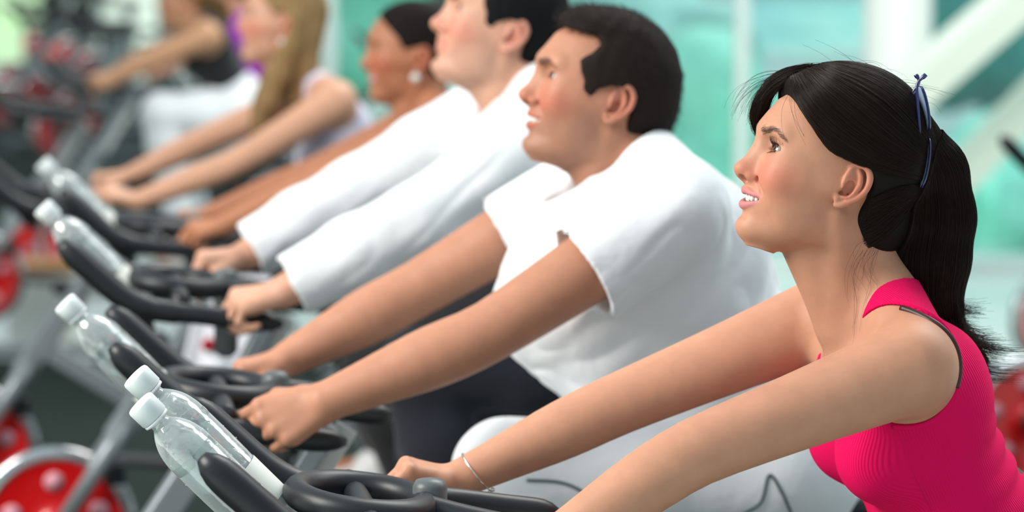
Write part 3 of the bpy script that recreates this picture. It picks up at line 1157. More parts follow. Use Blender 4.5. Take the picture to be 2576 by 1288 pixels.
def bottle(label, fr, cap_at, d, water=True, group=None, roll=0.0):
    """d: direction from the cap to the foot, in the frame of the rider"""
    root = empty('water_bottle', fr, label, 'bottle', group)
    d = unit(A(d))
    q = Vector(-d).to_track_quat('Z', 'Y').to_matrix().to_4x4()
    loc = A(cap_at) + d * .245
    root.matrix_world = fr.matrix() @ Matrix.Translation(loc) @ q @ Matrix.Rotation(roll, 4, 'Z')
    R = .0325
    prof = [(.010, .002), (.024, .000), (.030, .006), (R, .018), (R, .060), (R - .0012, .062), (R - .0012, .064), (R, .066), (R, .128), (R - .0012, .144), (R - .0046, .158), (R - .0105, .170), (.0155, .179), (.0130, .182), (.0125, .186),
            (.0148, .1875), (.0148, .1895), (.0125, .191), (.0125, .203)]
    prof = [(r, z + (.037 if z > .065 else 0)) for r, z in prof]
    P_ = spline([(r, 0, z) for r, z in prof], 90)
    lathe('bottle_body', [(p[0], p[2]) for p in P_], plastic(), root, 48, caps=False)
    cm = mat('white_cap', (.80, .86, .85), rough=.4, sss=.2, sss_rad=(1, 1, 1), scale_sss=.005)
    cap = lathe('cap', [(.0170, .230), (.0183, .2315), (.0186, .2535), (.0174, .2565), (.0150, .2575), (.001, .2575)], cm, root, 88, ribs=1, rib_d=.0009)
    lathe('neck_ring', [(.0150, .2255), (.0182, .2260), (.0182, .2290), (.0150, .2295)], cm, cap, 40)
    lb = lathe('paper_label', [(R + .0004, .018), (R + .0005, .019), (R + .0005, .075), (R + .0004, .076)], mat('label_white', (.88, .90, .82), rough=.5), root, 48, caps=False)
    if water:
        # the water stands level in the tilted bottle
        M = np.array(q.to_3x3())
        up_l = M.T @ A([0, 0, 1.0])
        f = Field(axis([(-.033, .033, .0011)]), axis([(-.033, .033, .0011)]), axis([(0, .21, .0018)]))
        f.cone((0, 0, .030), (0, 0, .165), .0312, .0312, .001)
        f.cone((0, 0, .165), (0, 0, .197), .0312, .018, .008)
        lv = A([0, 0, .100]) @ up_l
        f.func((-.04, -.04, -.01), (.04, .04, .2), lambda X, Y, Z: -(lv - (X * up_l[0] + Y * up_l[1] + Z * up_l[2])) * -1 * -1 + 0 * X * Y, .001, '-')
        V, Q = f.mesh('water')
        link_mesh('water', np_mesh('water', V, Q), mat('water', (.93, .98, .97), rough=.0, trans=1.0, ior=1.33), root)
        bm = bmesh.new()
        r = random.Random(3)
        for i in range(90):
            a = r.random() * 6.28
            zz = .10 + .10 * r.random()
            rr = float(np.interp(zz, [.172, .195, .207, .216], [R, R - .0045, R - .0105, .0155])) + .0002
            bmesh.ops.create_icosphere(bm, subdivisions=2, radius=.0005 + .0011 * r.random() ** 2, matrix=Matrix.Translation((rr * math.cos(a), rr * math.sin(a), zz)))
        me = bpy.data.meshes.new('droplets')
        bm.to_mesh(me)
        bm.free()
        o = link_mesh('droplets', me, mat('droplet', (.95, 1, 1), rough=.0, trans=1.0, ior=1.33), root)
        o['kind'] = 'stuff'
    return root


def place_bike(b, fr, label, first=False, group=None):
    r = b if first else tree_copy(b)
    r.matrix_world = fr.matrix()
    tag(r, label, 'exercise bike', group)
    return r


def build_bikes():
    names = {1: 'grey spin bike with two water bottles, ridden by the rider in pink', 2: 'grey spin bike of the rider in the white t-shirt, one bottle in its cradle',
             3: 'grey spin bike of the rider in the long-sleeved white shirt', 4: 'grey spin bike ridden by the dark-haired rider with the pearl earring', 5: 'grey spin bike ridden by the blonde rider'}
    dzs = {1: (0, .80), 2: (.012, .85), 3: (.075, .90), 4: (.045, .85), 5: (.03, .83)}
    fs = {1: FR1, 2: FR2, 3: FR3, 4: FR4, 5: FR5}
    last = None
    for i in range(1, 6):
        b = build_bike(dzs[i][0], dzs[i][1], -.045 if i == 2 else 0.0)
        place_bike(b, fs[i], names[i], True)
        last = b
    b6 = tree_copy(last)
    b6.matrix_world = FR6.matrix()
    tag(b6, 'grey spin bike under the far rider in black and white', 'exercise bike')
    b7 = tree_copy(last)
    b7.matrix_world = FR7.matrix()
    tag(b7, 'grey spin bike under the farthest rider in purple', 'exercise bike')
    # empty bikes in the rows beyond: (pixel of the flywheel hub) -> place on the floor
    spots = [(146, 330), (196, 290), (10, 262), (104, 238), (30, 205), (232, 178), (172, 140), (96, 118)]
    ords = ('nearest', 'second nearest', 'third nearest', 'fourth nearest', 'fourth farthest', 'third farthest', 'second farthest', 'farthest')
    for (px, py), od in zip(spots, ords):
        r = ray(px, py)
        t = (CAM_H - .395) / -r[2]
        P = EYE + r * t
        fr = Frame(px, py, t, 0, 16)
        fr.O = np.array([P[0], P[1], .012 if P[1] < 31 else 0]) - fr.F * .837
        c = tree_copy(last)
        c.matrix_world = fr.matrix()
        tag(c, od + ' of the eight empty red-wheeled spin bikes at the far left', 'exercise bike', 'empty bikes in the far rows')
    for k, (px, py, lb) in enumerate(((2575, 1055, 'empty spin bike standing behind the back of the rider in pink'), (2660, 800, 'empty spin bike beyond the ponytail of the rider in pink'), (905, 420, 'empty spin bike behind the gap between the blonde and the pearl-earring riders'))):
        r = ray(px, py)
        t = (CAM_H - .383) / -r[2]
        P = EYE + r * t
        fr = Frame(px, py, t, 0, 20)
        fr.O = np.array([P[0], P[1], 0]) - fr.F * .837
        c = tree_copy(last)
        c.matrix_world = fr.matrix()
        tag(c, lb, 'exercise bike')
    # bottles
    dd = (-.695, 0, -.72)
    bottle('clear water bottle with white cap nearest the camera, on the nearest handlebar', FR1, (.872, .033, 1.168), dd, True)
    bottle('clear water bottle with white cap behind the nearest bottle', FR1, (.876, -.047, 1.190), dd, True, roll=1.0)
    bottle('clear water bottle on the handlebar of the rider in the white t-shirt', FR2, (.828, 0.0, 1.181), dd)
    bottle('clear water bottle on the handlebar of the rider in long white sleeves', FR3, (.835, 0.0, 1.247), dd)
    bottle('clear water bottle on the handlebar of the rider with the pearl earring', FR4, (.844, 0.0, 1.220), dd)
# ================================================================== the hall
def pane_mat(name, tint):
    m = bpy.data.materials.new(name)
    m.use_nodes = True
    nt = m.node_tree
    nt.nodes.clear()
    out = nt.nodes.new('ShaderNodeOutputMaterial')
    tr = nt.nodes.new('ShaderNodeBsdfTransparent')
    tr.inputs[0].default_value = (*tint, 1)
    gl = nt.nodes.new('ShaderNodeBsdfGlossy')
    gl.inputs['Roughness'].default_value = .1
    mx = nt.nodes.new('ShaderNodeMixShader')
    mx.inputs[0].default_value = .07
    nt.links.new(tr.outputs[0], mx.inputs[1])
    nt.links.new(gl.outputs[0], mx.inputs[2])
    nt.links.new(mx.outputs[0], out.inputs[0])
    return m


def ground_mat():
    m = bpy.data.materials.new('courtyard')
    m.use_nodes = True
    nt = m.node_tree
    b = nt.nodes['Principled BSDF']
    b.inputs['Roughness'].default_value = .9
    tc = nt.nodes.new('ShaderNodeTexCoord')
    mp = nt.nodes.new('ShaderNodeMapping')
    mp.inputs['Scale'].default_value = (.55, .16, 1)
    mp.inputs['Rotation'].default_value = (0, 0, .35)
    nt.links.new(tc.outputs['Object'], mp.inputs[0])
    n = nt.nodes.new('ShaderNodeTexNoise')
    n.inputs['Scale'].default_value = 1.0
    n.inputs['Detail'].default_value = 2
    nt.links.new(mp.outputs[0], n.inputs['Vector'])
    r = nt.nodes.new('ShaderNodeValToRGB')
    e = r.color_ramp.elements
    e[0].position, e[0].color = .30, (.30, .62, .56, 1)
    e[1].position, e[1].color = .72, (.80, .96, .90, 1)
    for p, c in ((.42, (.45, .76, .78)), (.52, (.48, .92, .78)), (.62, (.68, .93, .80))):
        k = e.new(p)
        k.color = (*c, 1)
    nt.links.new(n.outputs['Fac'], r.inputs[0])
    nt.links.new(r.outputs[0], b.inputs['Base Color'])
    return m


def quad(name, pts, m, parent=None):
    me = bpy.data.meshes.new(name)
    me.from_pydata([tuple(p) for p in pts], [], [list(range(len(pts)))])
    me.update()
    return link_mesh(name, me, m, parent, smooth=False)


def struct(o):
    o['kind'] = 'structure'
    return o


def on_floor(px, py, z=0.0):
    r = ray(px, py)
    t = (CAM_H - z) / -r[2]
    return EYE + r * t


def build_env():
    flo = mat('pale_floor', (.62, .70, .66), rough=.28, noise_col=(3, .08))
    struct(box('floor', (-2, 17, -.05), (36, 46, .1), flo, bev=0))
    rub = mat('rubber_and_shade_dark', (.018, .027, .023), rough=.9, spec=.08, noise_col=(9, .2))
    for lb, c, sz in (('dark rubber mat under the front row of bikes', (-.6, 7.0, .0025), (6.2, 8.6, .005)), ('dark sheet standing in for shade and clutter under the far rows of bikes', (-5.4, 23.2, .006), (7.9, 16.8, .012))):  # the far sheet puts shadow and dark clutter into the floor colour
        tag(box('mat_and_shade_sheet', c, sz, rub, bev=.004), lb, 'mat')
    gy = 14.2                                  # the glazed side of the hall stands this far off
    x0 = (830 - 1288) / FPX * gy
    # courtyard beyond the glass
    struct(box('courtyard_ground', (18, 45, -.16), (37.5, 61, .1), ground_mat(), bev=0))
    white = mat('white_steel', (.80, .84, .78), rough=.5)
    wall = struct(empty('window_1', loc=(0, 0, 0)))
    wall['kind'] = 'structure'
    tints = [(.88, .99, .97), (.82, .97, .98), (.90, 1.0, .95), (.82, .97, .96)]
    pm = [pane_mat('tinted_glass_%s' % n, t) for n, t in zip(('aqua', 'blue', 'mint', 'teal'), tints)]
    bay = 2.1
    n = 4
    fm = mat('frame_white', (.72, .80, .76), rough=.5)
    for i in range(n + 1):
        x = x0 + i * bay
        beam('mullion', (x, gy, .0), (x, gy, 3.6), .07, .10, fm, wall)
    for z in (.04, 2.4, 3.56):
        beam('transom', (x0, gy, z), (x0 + n * bay, gy, z), .06, .09, fm, wall)
    for i in range(n):
        for j, (za, zb) in enumerate(((.06, 2.38), (2.42, 3.54))):
            box('pane', (x0 + (i + .5) * bay, gy, (za + zb) / 2), (bay - .07, .012, zb - za), pm[(i * 3 + j) % 4], wall, bev=0)
    # diagonal white braces in front of the glass
    def at(px, py, D):
        return EYE + ray(px, py) * D
    for name, a, b, w, D in (('brace', (2860, -260), (2010, 470), .34, 12.4), ('brace', (2900, -60), (2300, 560), .16, 12.9)):
        o = beam(name, at(*a, D), at(*b, D), w, .16, mat('cream_brace', (.76, .84, .72), rough=.6))
        tag(struct(o))
        o.name = 'trim_1' if w > .3 else 'trim_2'
    # columns
    c = lathe('column', [(.30, 0), (.30, .05), (.26, .08), (.26, 3.6)], mat('pale_column', (.82, .94, .82), rough=.6), None, 40)
    p = on_floor(318, 175)
    c.location = p
    c.scale = (1.5, 1.5, 1)
    struct(c)
    c = lathe('column', [(.30, 0), (.30, .05), (.26, .08), (.26, 3.6)], white, None, 40)
    c.location = (at(2255, 0, 13.3)[0], 13.3, 0)
    c.scale = (.62, .62, 1)
    struct(c)
    # dark rear wall on the left with lit windows
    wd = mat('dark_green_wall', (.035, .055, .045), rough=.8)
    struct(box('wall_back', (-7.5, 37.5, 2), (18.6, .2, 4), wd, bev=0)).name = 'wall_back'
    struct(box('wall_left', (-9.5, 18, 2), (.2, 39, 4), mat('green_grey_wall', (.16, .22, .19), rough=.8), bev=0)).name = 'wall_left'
    for k, (px, py, w, h) in enumerate(((46, 14, .34, .26), (12, 104, .26, .26))):
        q = EYE + ray(px, py) * 37.3
        wn_ = struct(empty('window_%d' % (k + 2)))
        o = box('frame', (q[0], 37.36, q[2]), (w * 2 + .16, .08, h * 2 + .16), mat('frame_dark', (.05, .06, .05), rough=.6), wn_, bev=.01)
        box('pane', (q[0], 37.30, q[2]), (w * 2, .04, h * 2), mat('lit_window', (.5, .75, .45), rough=.5, emit=((.62, .80, .52), .42)), wn_, bev=0)
    # shrubs in the courtyard
    rng = np.random.default_rng(3)
    for k, (px, py, D, s, lb, col) in enumerate(((1790, 345, 17.0, .55, 'mint green shrub outside the glass between the two nearest heads', (.46, .95, .78)),
                                           (2520, 560, 16.0, .62, 'mint green shrub outside the glass behind the ponytail', (.48, .96, .80)),
                                           (1870, 560, 18.0, .5, 'dark teal shrub outside the glass at the chin of the rider in pink', (.06, .26, .26)),
                                           (905, 80, 19.0, .5, 'bright green shrub outside the glass left of the pearl-earring rider', (.25, .75, .55)),
                                           (2480, 130, 22.0, .8, 'dark teal shrub outside the glass between the white braces', (.08, .36, .32)),
                                           (1650, 90, 24.0, .7, 'pale aqua shrub outside the glass above the rider in the t-shirt', (.55, .90, .82)))):
        q = EYE + ray(px, py) * D
        f = Field(axis([(-1.3 * s, 1.3 * s, .07)]), axis([(-1.2 * s, 1.2 * s, .07)]), axis([(-max(q[2], .1) - .2, 1.2 * s, .07)]))
        for j in range(14):
            d = rng.normal(size=3) * .4 * s
            f.ell(d, A([.5, .5, .45]) * s * (.6 + .6 * rng.random()), .1)
        f.cone((0, 0, -max(q[2], .1) - .1), (0, 0, 0), .10 * s, .08 * s, .05)
        V, Q = f.mesh('foliage')
        V += np.stack([wob(V, 22, 8 + k)] * 3, 1) * .05 * s
        r = empty('shrub', None, lb, 'shrub', loc=tuple(q))
        m = mat('leaf_%s' % ('mint', 'fresh', 'teal', 'bright', 'deep', 'aqua')[k], col, rough=.8, noise_col=(6, .35))
        link_mesh('foliage', np_mesh('foliage', V, Q), m, r)
    # white crate bench with a wooden top
    p = on_floor(120, 880)
    b = empty('bench', None, 'white bench with a brown wooden top beyond the handlebars', 'bench', loc=tuple(p))
    topz = .0
    D0 = p[1]
    hz = 0.36
    box('seat_board', (0, 0, hz), (.30, .30, .035), mat('brown_wood', (.42, .20, .06), rough=.5, noise_col=(8, .2)), b, bev=.006)
    box('side_box', (0, 0, hz / 2 - .01), (.28, .28, hz - .02), mat('white_laminate', (.86, .90, .84), rough=.5), b, bev=.006)
    # towel with a red mark, over the post of the fourth bike
    f4 = FR4
    t = empty('towel', f4, 'white towel with a round red mark hanging on a bike post', 'towel')
    V, F_ = [], []
    n1, n2 = 22, 16
    for i in range(n1 + 1):
        for j in range(n2 + 1):
            u, v = i / n1, j / n2
            a = (u - .5) * 2
            y = .030 + .012 * math.sin(v * 11) * (abs(a)) + .004
            s = 1 if a > 0 else -1
            z = .96 - abs(a) * .27
            yy = .022 * s * min(1, abs(a) * 6) + s * .02 * abs(a) + .008 * math.sin(v * 12 + a * 2)
            x = .36 + (v - .5) * (.155 + .02 * abs(a)) + .12 * abs(a) * .5 + .05
            V.append((x, yy + .002, z))
    for i in range(n1):
        for j in range(n2):
            q0 = i * (n2 + 1) + j
            F_.append([q0, q0 + 1, q0 + n2 + 2, q0 + n2 + 1])
    me = bpy.data.meshes.new('towel_cloth')
    me.from_pydata(V, [], F_)
    o = link_mesh('towel_cloth', me, mat('towel_white', (.86, .87, .92), rough=.95, sheen=.3, bump=(400, .3, .001)), t)
    sm = o.modifiers.new('thick', 'SOLIDIFY')
    sm.thickness = .006
    d = lathe('red_mark', [(.001, 0), (.016, 0), (.017, .001), (.001, .0015)], mat('mark_red', (.45, .01, .03), rough=.7), t, 24)
    p = f4.loc(525, 868, .052)
    d.matrix_local = Matrix.Translation((p[0], .052, p[2])) @ Matrix.Rotation(-math.pi / 2, 4, 'X')
# ================================================================== rider 1: pink tank top
FR1 = Frame(2110, 480, 3.52, .068)
TR1 = FR1.loc(2110, 480, .068)
H1 = Space((TR1[0], 0, TR1[2]), rot_y(-20))
A = np.array


def build_p1():
    root = empty('person', FR1, 'person in a pink ribbed tank top with a dark ponytail, leaning on the nearest handlebar', 'person')
    J = dict(pelvis=A([-.27, 0, .87]), waist=A([-.175, 0, 1.00]), chest=A([-.110, 0, 1.145]), neck=A([-.06, 0, 1.275]),
             nsh=A([-.070, .160, 1.217]), fsh=A([-.054, -.160, 1.238]))
    nel, nwr, nkn = A([.218, .20, 1.125]), A([.419, .215, 1.005]), A([.485, .205, .975])
    fel, fwr, fkn = A([.235, -.20, 1.116]), A([.452, -.205, 1.018]), A([.520, -.195, 1.042])
    z1 = TR1[2]
    f = Field(axis([(-.44, -.14, .004), (-.14, .14, .0014), (.14, .43, .003), (.43, .62, .0018)]),
              axis([(-.27, -.15, .0022), (-.15, -.09, .003), (-.09, .09, .0016), (.09, .27, .0028)]),
              axis([(.22, .85, .008), (.85, 1.0, .004), (1.0, z1 - .14, .0026), (z1 - .14, z1 + .165, .0014)]))
    torso(f, J)
    f.cone(H1.out((-.030, 0, -.02)), J['neck'], .052, .055, .03)
    f.cone(H1.out((.015, 0, -.055)), J['neck'] + (.035, 0, -.02), .036, .034, .03)
    for s in (1, -1):
        f.cone(H1.out((-.012, s * .055, -.03)), J['neck'] + (.040, s * .018, -.018), .008, .003, .025)     # neck muscle
        leg(f, (-.25, s * .09, .86), (.10, s * .11, .86 if s > 0 else .72), (-.02, s * .12, .50 if s > 0 else .30), (.14, s * .12, .44 if s > 0 else .22))
    ra = [.058, .0475, .0415, .0405, .0255]
    arm(f, J['nsh'], nel, nwr, ra)
    arm(f, J['fsh'], fel, fwr, ra)
    hand_prims(f, nwr, nkn, (.25, -.9, .25), (.35, .1, -1), .90)
    hand_prims(f, fwr, fkn, (.25, .9, .15), (.35, 0, -1), .90)
    head_prims(f, H1, True)
    V, Q = f.mesh('body')
    me = np_mesh('body', V, Q)
    set_tint(me, skin_tint(V, H1, (.54, .262, .162), True))
    body = link_mesh('body', me, skin_mat(), root)
    J['body'] = (V, Q)
    eyes_and_teeth(root, H1, look=(10, -8))
    p1_clothes(root, J)
    J.update(nknee=A([.10, .11, .86]), nankle=A([-.02, .12, .50]), fknee=A([.10, -.11, .72]), fankle=A([-.02, -.12, .30]))
    wear_legs(root, J, dict(pants_name='leggings', pants_loose=.005, crease=.3, pants_mat=('black_cloth', (.008, .008, .009))), True, .004)
    p1_hair(root, J)
    p1_small(root, J, (fel, fwr))
    return root, J


def p1_clothes(root, J):
    # ---------------- tank top
    def garment(grow, hole, neck, step):
        g = Field(axis([(-.44, .10, step)]), axis([(-.22, .22, step)]), axis([(.84, 1.36, step)]))
        torso(g, J, grow)
        for s, sh in ((1, J['nsh']), (-1, J['fsh'])):                    # arm holes
            c = sh + (0.0, 0, -.008)
            g.cone(c + (.012, s * -.045, .008), c + (.0, s * .10, 0), .072 - hole, .072 - hole, .004, '-')
            g.cone(c + (.012, s * -.045, .008), c + (.25, s * .03, -.05), .058 - hole, .058 - hole, .004, '-')
        nk = J['neck']                                                   # neck hole: a scoop that is deeper in front
        g.cone(nk + (.035, 0, -.02), nk + (.10, 0, .20), .062 - neck, .12, .004, '-')
        g.cone(nk + (.07, 0, -.05), nk + (.16, 0, .03), .052 - neck, .08, .02, '-')
        g.cone(nk + (.00, 0, .03), nk + (.0, 0, .2), .062, .1, .004, '-')
        return g
    # dark bra strap that shows along the arm hole
    from mathutils.bvhtree import BVHTree
    bm_ = J['body']
    t = BVHTree.FromPolygons([tuple(v) for v in bm_[0]], [tuple(int(i) for i in q) for q in bm_[1]])
    for s, sh in ((1, J['nsh']), (-1, J['fsh'])):
        c0 = sh + A([.008, 0, -.003])
        pts = []
        for a_ in np.linspace(math.radians(100), math.radians(200), 44):
            yy = .06
            for _ in range(3):
                cc_ = sh + A([0, 0, -.008]) + A([.012, 0, .008]) * max(0, (.10 - (yy - abs(sh[1]))) / .145)
                p = cc_ + A([math.cos(a_), 0, math.sin(a_)]) * .0692
                h = t.ray_cast(Vector((p[0], s * .30, p[2])), Vector((0, -s, 0)))
                if h[0] is None:
                    break
                yy = abs(h[0][1])
            if h[0] is not None:
                pts.append(np.array(h[0]) + A([-.0, s * .0006, 0]))
        if len(pts) > 6:
            P_ = np.array(pts)
            for _ in range(4):
                P_[1:-1] = (P_[:-2] + P_[1:-1] * 2 + P_[2:]) / 4
            tube('bra_strap', P_, [.0046] * len(P_), mat('brown_strap', (.05, .014, .012), rough=.4), root, 10, ((0, 1, 0), .45))['label'] = 'dark brown bra strap'
    g = garment(.0046, 0, 0, .0023)
    V, Q = g.mesh('tank_top')
    tank_faces = Q
    # creases across the small of the back
    fold = np.sin((V[:, 2] * 1.0 + V[:, 0] * .55) * 150 + 1.6 * wob(V, 14, 3)) * smooth01(-V[:, 0], .10, .25) * (1 - smooth01(V[:, 2], 1.08, 1.2))
    V = V + np.outer((fold + .35) * .0030, unit(A([-.8, 0, .25])))
    sp = unit(J['chest'] - J['waist'])
    n = unit(A([sp[2], 0, -sp[0]]))
    R = V - J['waist']
    ang = np.arctan2(R[:, 1], R @ n)
    me = np_mesh('tank_top', V, Q)
    a = me.attributes.new('rib', 'FLOAT', 'POINT')
    a.data.foreach_set('value', (np.where(np.abs(ang) < 1.2, R[:, 1] / .115, ang) * 1.0).astype(np.float32))
    m = mat('pink_rib_cotton', (.76, .003, .095), rough=.85, spec=.15)
    nt = m.node_tree
    at = nt.nodes.new('ShaderNodeAttribute')
    at.attribute_name = 'rib'
    mu = nt.nodes.new('ShaderNodeMath')
    mu.operation = 'MULTIPLY'
    mu.inputs[1].default_value = 230
    sn = nt.nodes.new('ShaderNodeMath')
    sn.operation = 'SINE'
    nt.links.new(at.outputs['Fac'], mu.inputs[0])
    nt.links.new(mu.outputs[0], sn.inputs[0])
    bp = nt.nodes.new('ShaderNodeBump')
    bp.inputs['Strength'].default_value = .5
    bp.inputs['Distance'].default_value = .0008
    nt.links.new(sn.outputs[0], bp.inputs['Height'])
    nt.links.new(bp.outputs[0], nt.nodes['Principled BSDF'].inputs['Normal'])
    link_mesh('tank_top', me, m, root)
    # stitched bands round the arm holes
    tt = BVHTree.FromPolygons([tuple(v) for v in V], [tuple(int(i) for i in q) for q in Q])
    for s, sh in ((1, J['nsh']), (-1, J['fsh'])):
        for r_ in (.0765,):
            pts = []
            for a_ in np.linspace(math.radians(95), math.radians(275), 60):
                yy = .06
                h = None
                for _ in range(3):
                    cc_ = sh + A([0, 0, -.008]) + A([.012, 0, .008]) * max(0, (.10 - (yy - abs(sh[1]))) / .145)
                    p = cc_ + A([math.cos(a_), 0, math.sin(a_)]) * r_
                    h = tt.ray_cast(Vector((p[0], s * .30, p[2])), Vector((0, -s, 0)))
                    if h[0] is None:
                        break
                    yy = abs(h[0][1])
                if h[0] is not None:
                    pts.append(np.array(h[0]))
            if len(pts) > 8:
                P_ = np.array(pts)
                for _ in range(6):
                    P_[1:-1] = (P_[:-2] + P_[1:-1] * 2 + P_[2:]) / 4
                tube('armhole_band', P_, [.0034] * len(P_), mat('pink_band', (.74, .003, .095), rough=.85, spec=.15), root, 10, ((0, 1, 0), .5))


def flow(guides, n, npts, rng, surf=None, jit=.0012, mirror=True, endjit=.3):
    """strands between neighbouring guide curves; surf pulls them onto a surface (centre, radii, lift)"""
    G = [spline(g, npts) for g in guides]
    out = []
    for k in range(n):
        u = rng.random() * (len(G) - 1)
        i = min(int(u), len(G) - 2)
        c = G[i] * (1 - (u - i)) + G[i + 1] * (u - i)
        t0, t1 = rng.random() * .12, 1 - rng.random() * .1 * endjit
        ii = np.linspace(t0, t1, npts) * (npts - 1)
        c = np.stack([np.interp(ii, np.arange(npts), c[:, a]) for a in range(3)], 1)
        if surf is not None:
            cen, rad, lift = surf
            d = (c - cen) / rad
            q = np.linalg.norm(d, axis=1)[:, None]
            w_ = surf_w(npts)[:, None]
            on = cen + d / q * (rad + rng.random() * lift)
            c = c * (1 - w_) + on * w_
        w1 = rng.normal(size=3) * jit
        w2 = rng.normal(size=3) * jit
        tt = np.linspace(0, 1, npts)[:, None]
        c = c + w1 * np.sin(tt * 3.1) + w2 * np.sin(tt * 7 + rng.random() * 6)
        if mirror and rng.random() < .5:
            c = c * np.array([1, -1, 1])
        out.append(c)
    return out


def surf_w(n):
    t = np.linspace(0, 1, n)
    return 1 - smooth01(t, .82, 1.0)


def p1_hair(root, J):
    g = Field(axis([(-.33, .14, .0022)]), axis([(-.10, .10, .0022)]), axis([(-.20, .175, .0022)]))
    cen, rad = A([0, 0, .050]), A([.117, .084, .1085])
    g.ell(cen, rad, .01)
    g.ell((-.020, 0, .062), (.100, .082, .098), .02)
    hl = [(.18, .30), (.097, .112), (.088, .094), (.077, .080), (.052, .058), (.041, .0485), (.031, .0430), (.019, .0405), (.005, .0402), (-.022, .041), (-.036, .022), (-.041, .0), (-.046, -.033),
          (-.058, -.066), (-.10, -.075), (-.16, -.08), (-.16, .30)]
    g.func((-.33, -.1, -.2), (.14, .1, .175), lambda X, Y, Z: -poly_d(X, Z, hl) + 0 * Y, .008, '-')
    g.ell((-.070, 0, -.020), (.052, .060, .062), .012)
    pc = [(-.100, 0, .086), (-.128, 0, .060), (-.154, 0, .010), (-.168, 0, -.045), (-.190, 0, -.095), (-.225, 0, -.130), (-.285, 0, -.150)]
    pr = [.036, .043, .047, .047, .034, .020, .008]
    g.chain(pc, pr, .015, sq=((0, 1, 0), .78))
    V, Q = g.mesh('hair')
    m = hair_mat('dark_hair', (.016, .008, .005), .30, .16)
    me = np_mesh('hair', V, Q)
    hair = link_mesh('hair', me, mat('dark_hair_base', (.006, .004, .003), rough=.7, spec=.2), root)
    hair.matrix_local = mat_local(H1)
    rng = np.random.default_rng(11)
    T = (-.112, 0, .062)
    side = [
        [(.094, .006, .116), (.085, .046, .080), (.054, .068, .056), (.022, .078, .044), (-.028, .084, .040), (-.08, .066, .046), (-.116, .014, .055)],
        [(.092, .006, .122), (.078, .048, .096), (.050, .072, .074), (.016, .083, .062), (-.030, .085, .054), (-.08, .066, .056), (-.116, .014, .060)],
        [(.082, .005, .134), (.064, .046, .122), (.036, .066, .108), (.004, .078, .095), (-.036, .080, .082), (-.08, .062, .072), (-.116, .012, .066)],
        [(.066, .004, .142), (.046, .032, .142), (.018, .046, .138), (-.014, .052, .128), (-.05, .054, .112), (-.088, .044, .092), (-.114, .010, .074)],
        [(.045, .003, .152), (.025, .012, .156), (.0, .018, .156), (-.028, .022, .148), (-.06, .022, .132), (-.088, .018, .110), (-.112, .008, .084)],
        [(.035, .000, .154), (.015, .002, .158), (-.01, .004, .157), (-.035, .005, .150), (-.065, .005, .134), (-.09, .004, .114), (-.112, .002, .090)]]
    cs = flow(side, 5200, 14, rng, (cen, rad, .0035), .0010)
    nape = [[(-.040, .072, .004), (-.052, .074, .015), (-.08, .066, .035), (-.112, .02, .05)],
            [(-.046, .064, -.030), (-.062, .068, -.012), (-.09, .056, .022), (-.115, .02, .045)],
            [(-.062, .050, -.066), (-.082, .058, -.035), (-.105, .045, .008), (-.12, .02, .04)]]
    cs += flow(nape, 1400, 10, rng, None, .0012)
    cs = snap(cs, V, Q, .003, rng)
    tail = []
    # ponytail
    pts = np.array(pc)
    P_ = spline([(-.098, 0, .085)] + [tuple(p) for p in pts[1:]], 18)
    R_ = np.interp(np.linspace(0, 1, 18), np.linspace(0, 1, 7), [.030, .043, .047, .047, .036, .024, .014])
    Tn = np.gradient(P_, axis=0)
    Tn /= np.linalg.norm(Tn, axis=1)[:, None]
    N_ = np.stack([-Tn[:, 2], 0 * Tn[:, 0], Tn[:, 0]], 1)
    for k in range(3400):
        a = rng.random() * 6.283
        r = .90 + .18 * rng.random()
        e = 1.0 if rng.random() < .55 else .72 + .28 * rng.random()
        n = 18
        ii = np.linspace(0, e, n) * 17
        idx = lambda M: np.stack([np.interp(ii, np.arange(18), M[:, c]) for c in range(3)], 1)
        rr = np.interp(ii, np.arange(18), R_) * r
        curl = smooth01(ii / 17, .72, 1.0) * rng.random() * .012
        ph = rng.random() * 6.28
        ty = np.linspace(0, 1, n)
        c = idx(P_) + idx(N_) * (rr * math.cos(a))[:, None] + np.outer(rr * math.sin(a) * .78, (0, 1, 0))
        c += np.outer(curl * np.sin(ty * 14 + ph), (.6, .5, .6)) + rng.normal(size=3) * .001 * ty[:, None]
        tail.append(c)
    tail = snap(tail, V, Q, .0045, rng)
    cs += tail
    # curled ends of the ponytail: locks that turn outwards
    for k in range(36):
        b = rng.random()
        s0 = P_[9] * (1 - b) + P_[14] * b + rng.normal(size=3) * (.012, .012, .010) + A([-.012, 0, 0])
        le = .050 + .050 * rng.random()
        d = unit(A([-.36 - .22 * rng.random(), rng.normal() * .25, -1.0]))
        sg = 1.0 if rng.random() < .75 else -.5
        t = np.linspace(0, 1, 14)[:, None]
        g0 = s0 + d * le * t + A([-.94, 0, .34]) * le * (.25 + .28 * b) * t ** 2 + A([-.65, 0, .75]) * le * sg * .55 * t ** 4 + A([0, 1, 0]) * .006 * np.sin(t * 5 + k)
        for j in range(110):
            e = rng.normal(size=3) * .0024
            fan = rng.normal(size=3) * .005
            cut = .6 + .4 * rng.random()
            cc = g0 + e + fan * t ** 2
            ii = np.linspace(0, 13 * cut, 14)
            cs.append(np.stack([np.interp(ii, np.arange(14), cc[:, q]) for q in range(3)], 1))
    # fringe on the far side of the forehead
    fr = [[(.070, .004, .134), (.088, -.006, .121), (.101, -.020, .100), (.107, -.028, .078), (.106, -.034, .056), (.100, -.036, .040), (.095, -.034, .033)],
          [(.060, .002, .144), (.086, -.008, .129), (.107, -.022, .106), (.117, -.030, .080), (.115, -.036, .056), (.104, -.037, .040), (.096, -.034, .032)]]
    cs += flow(fr, 1100, 14, rng, None, .0016, mirror=False)
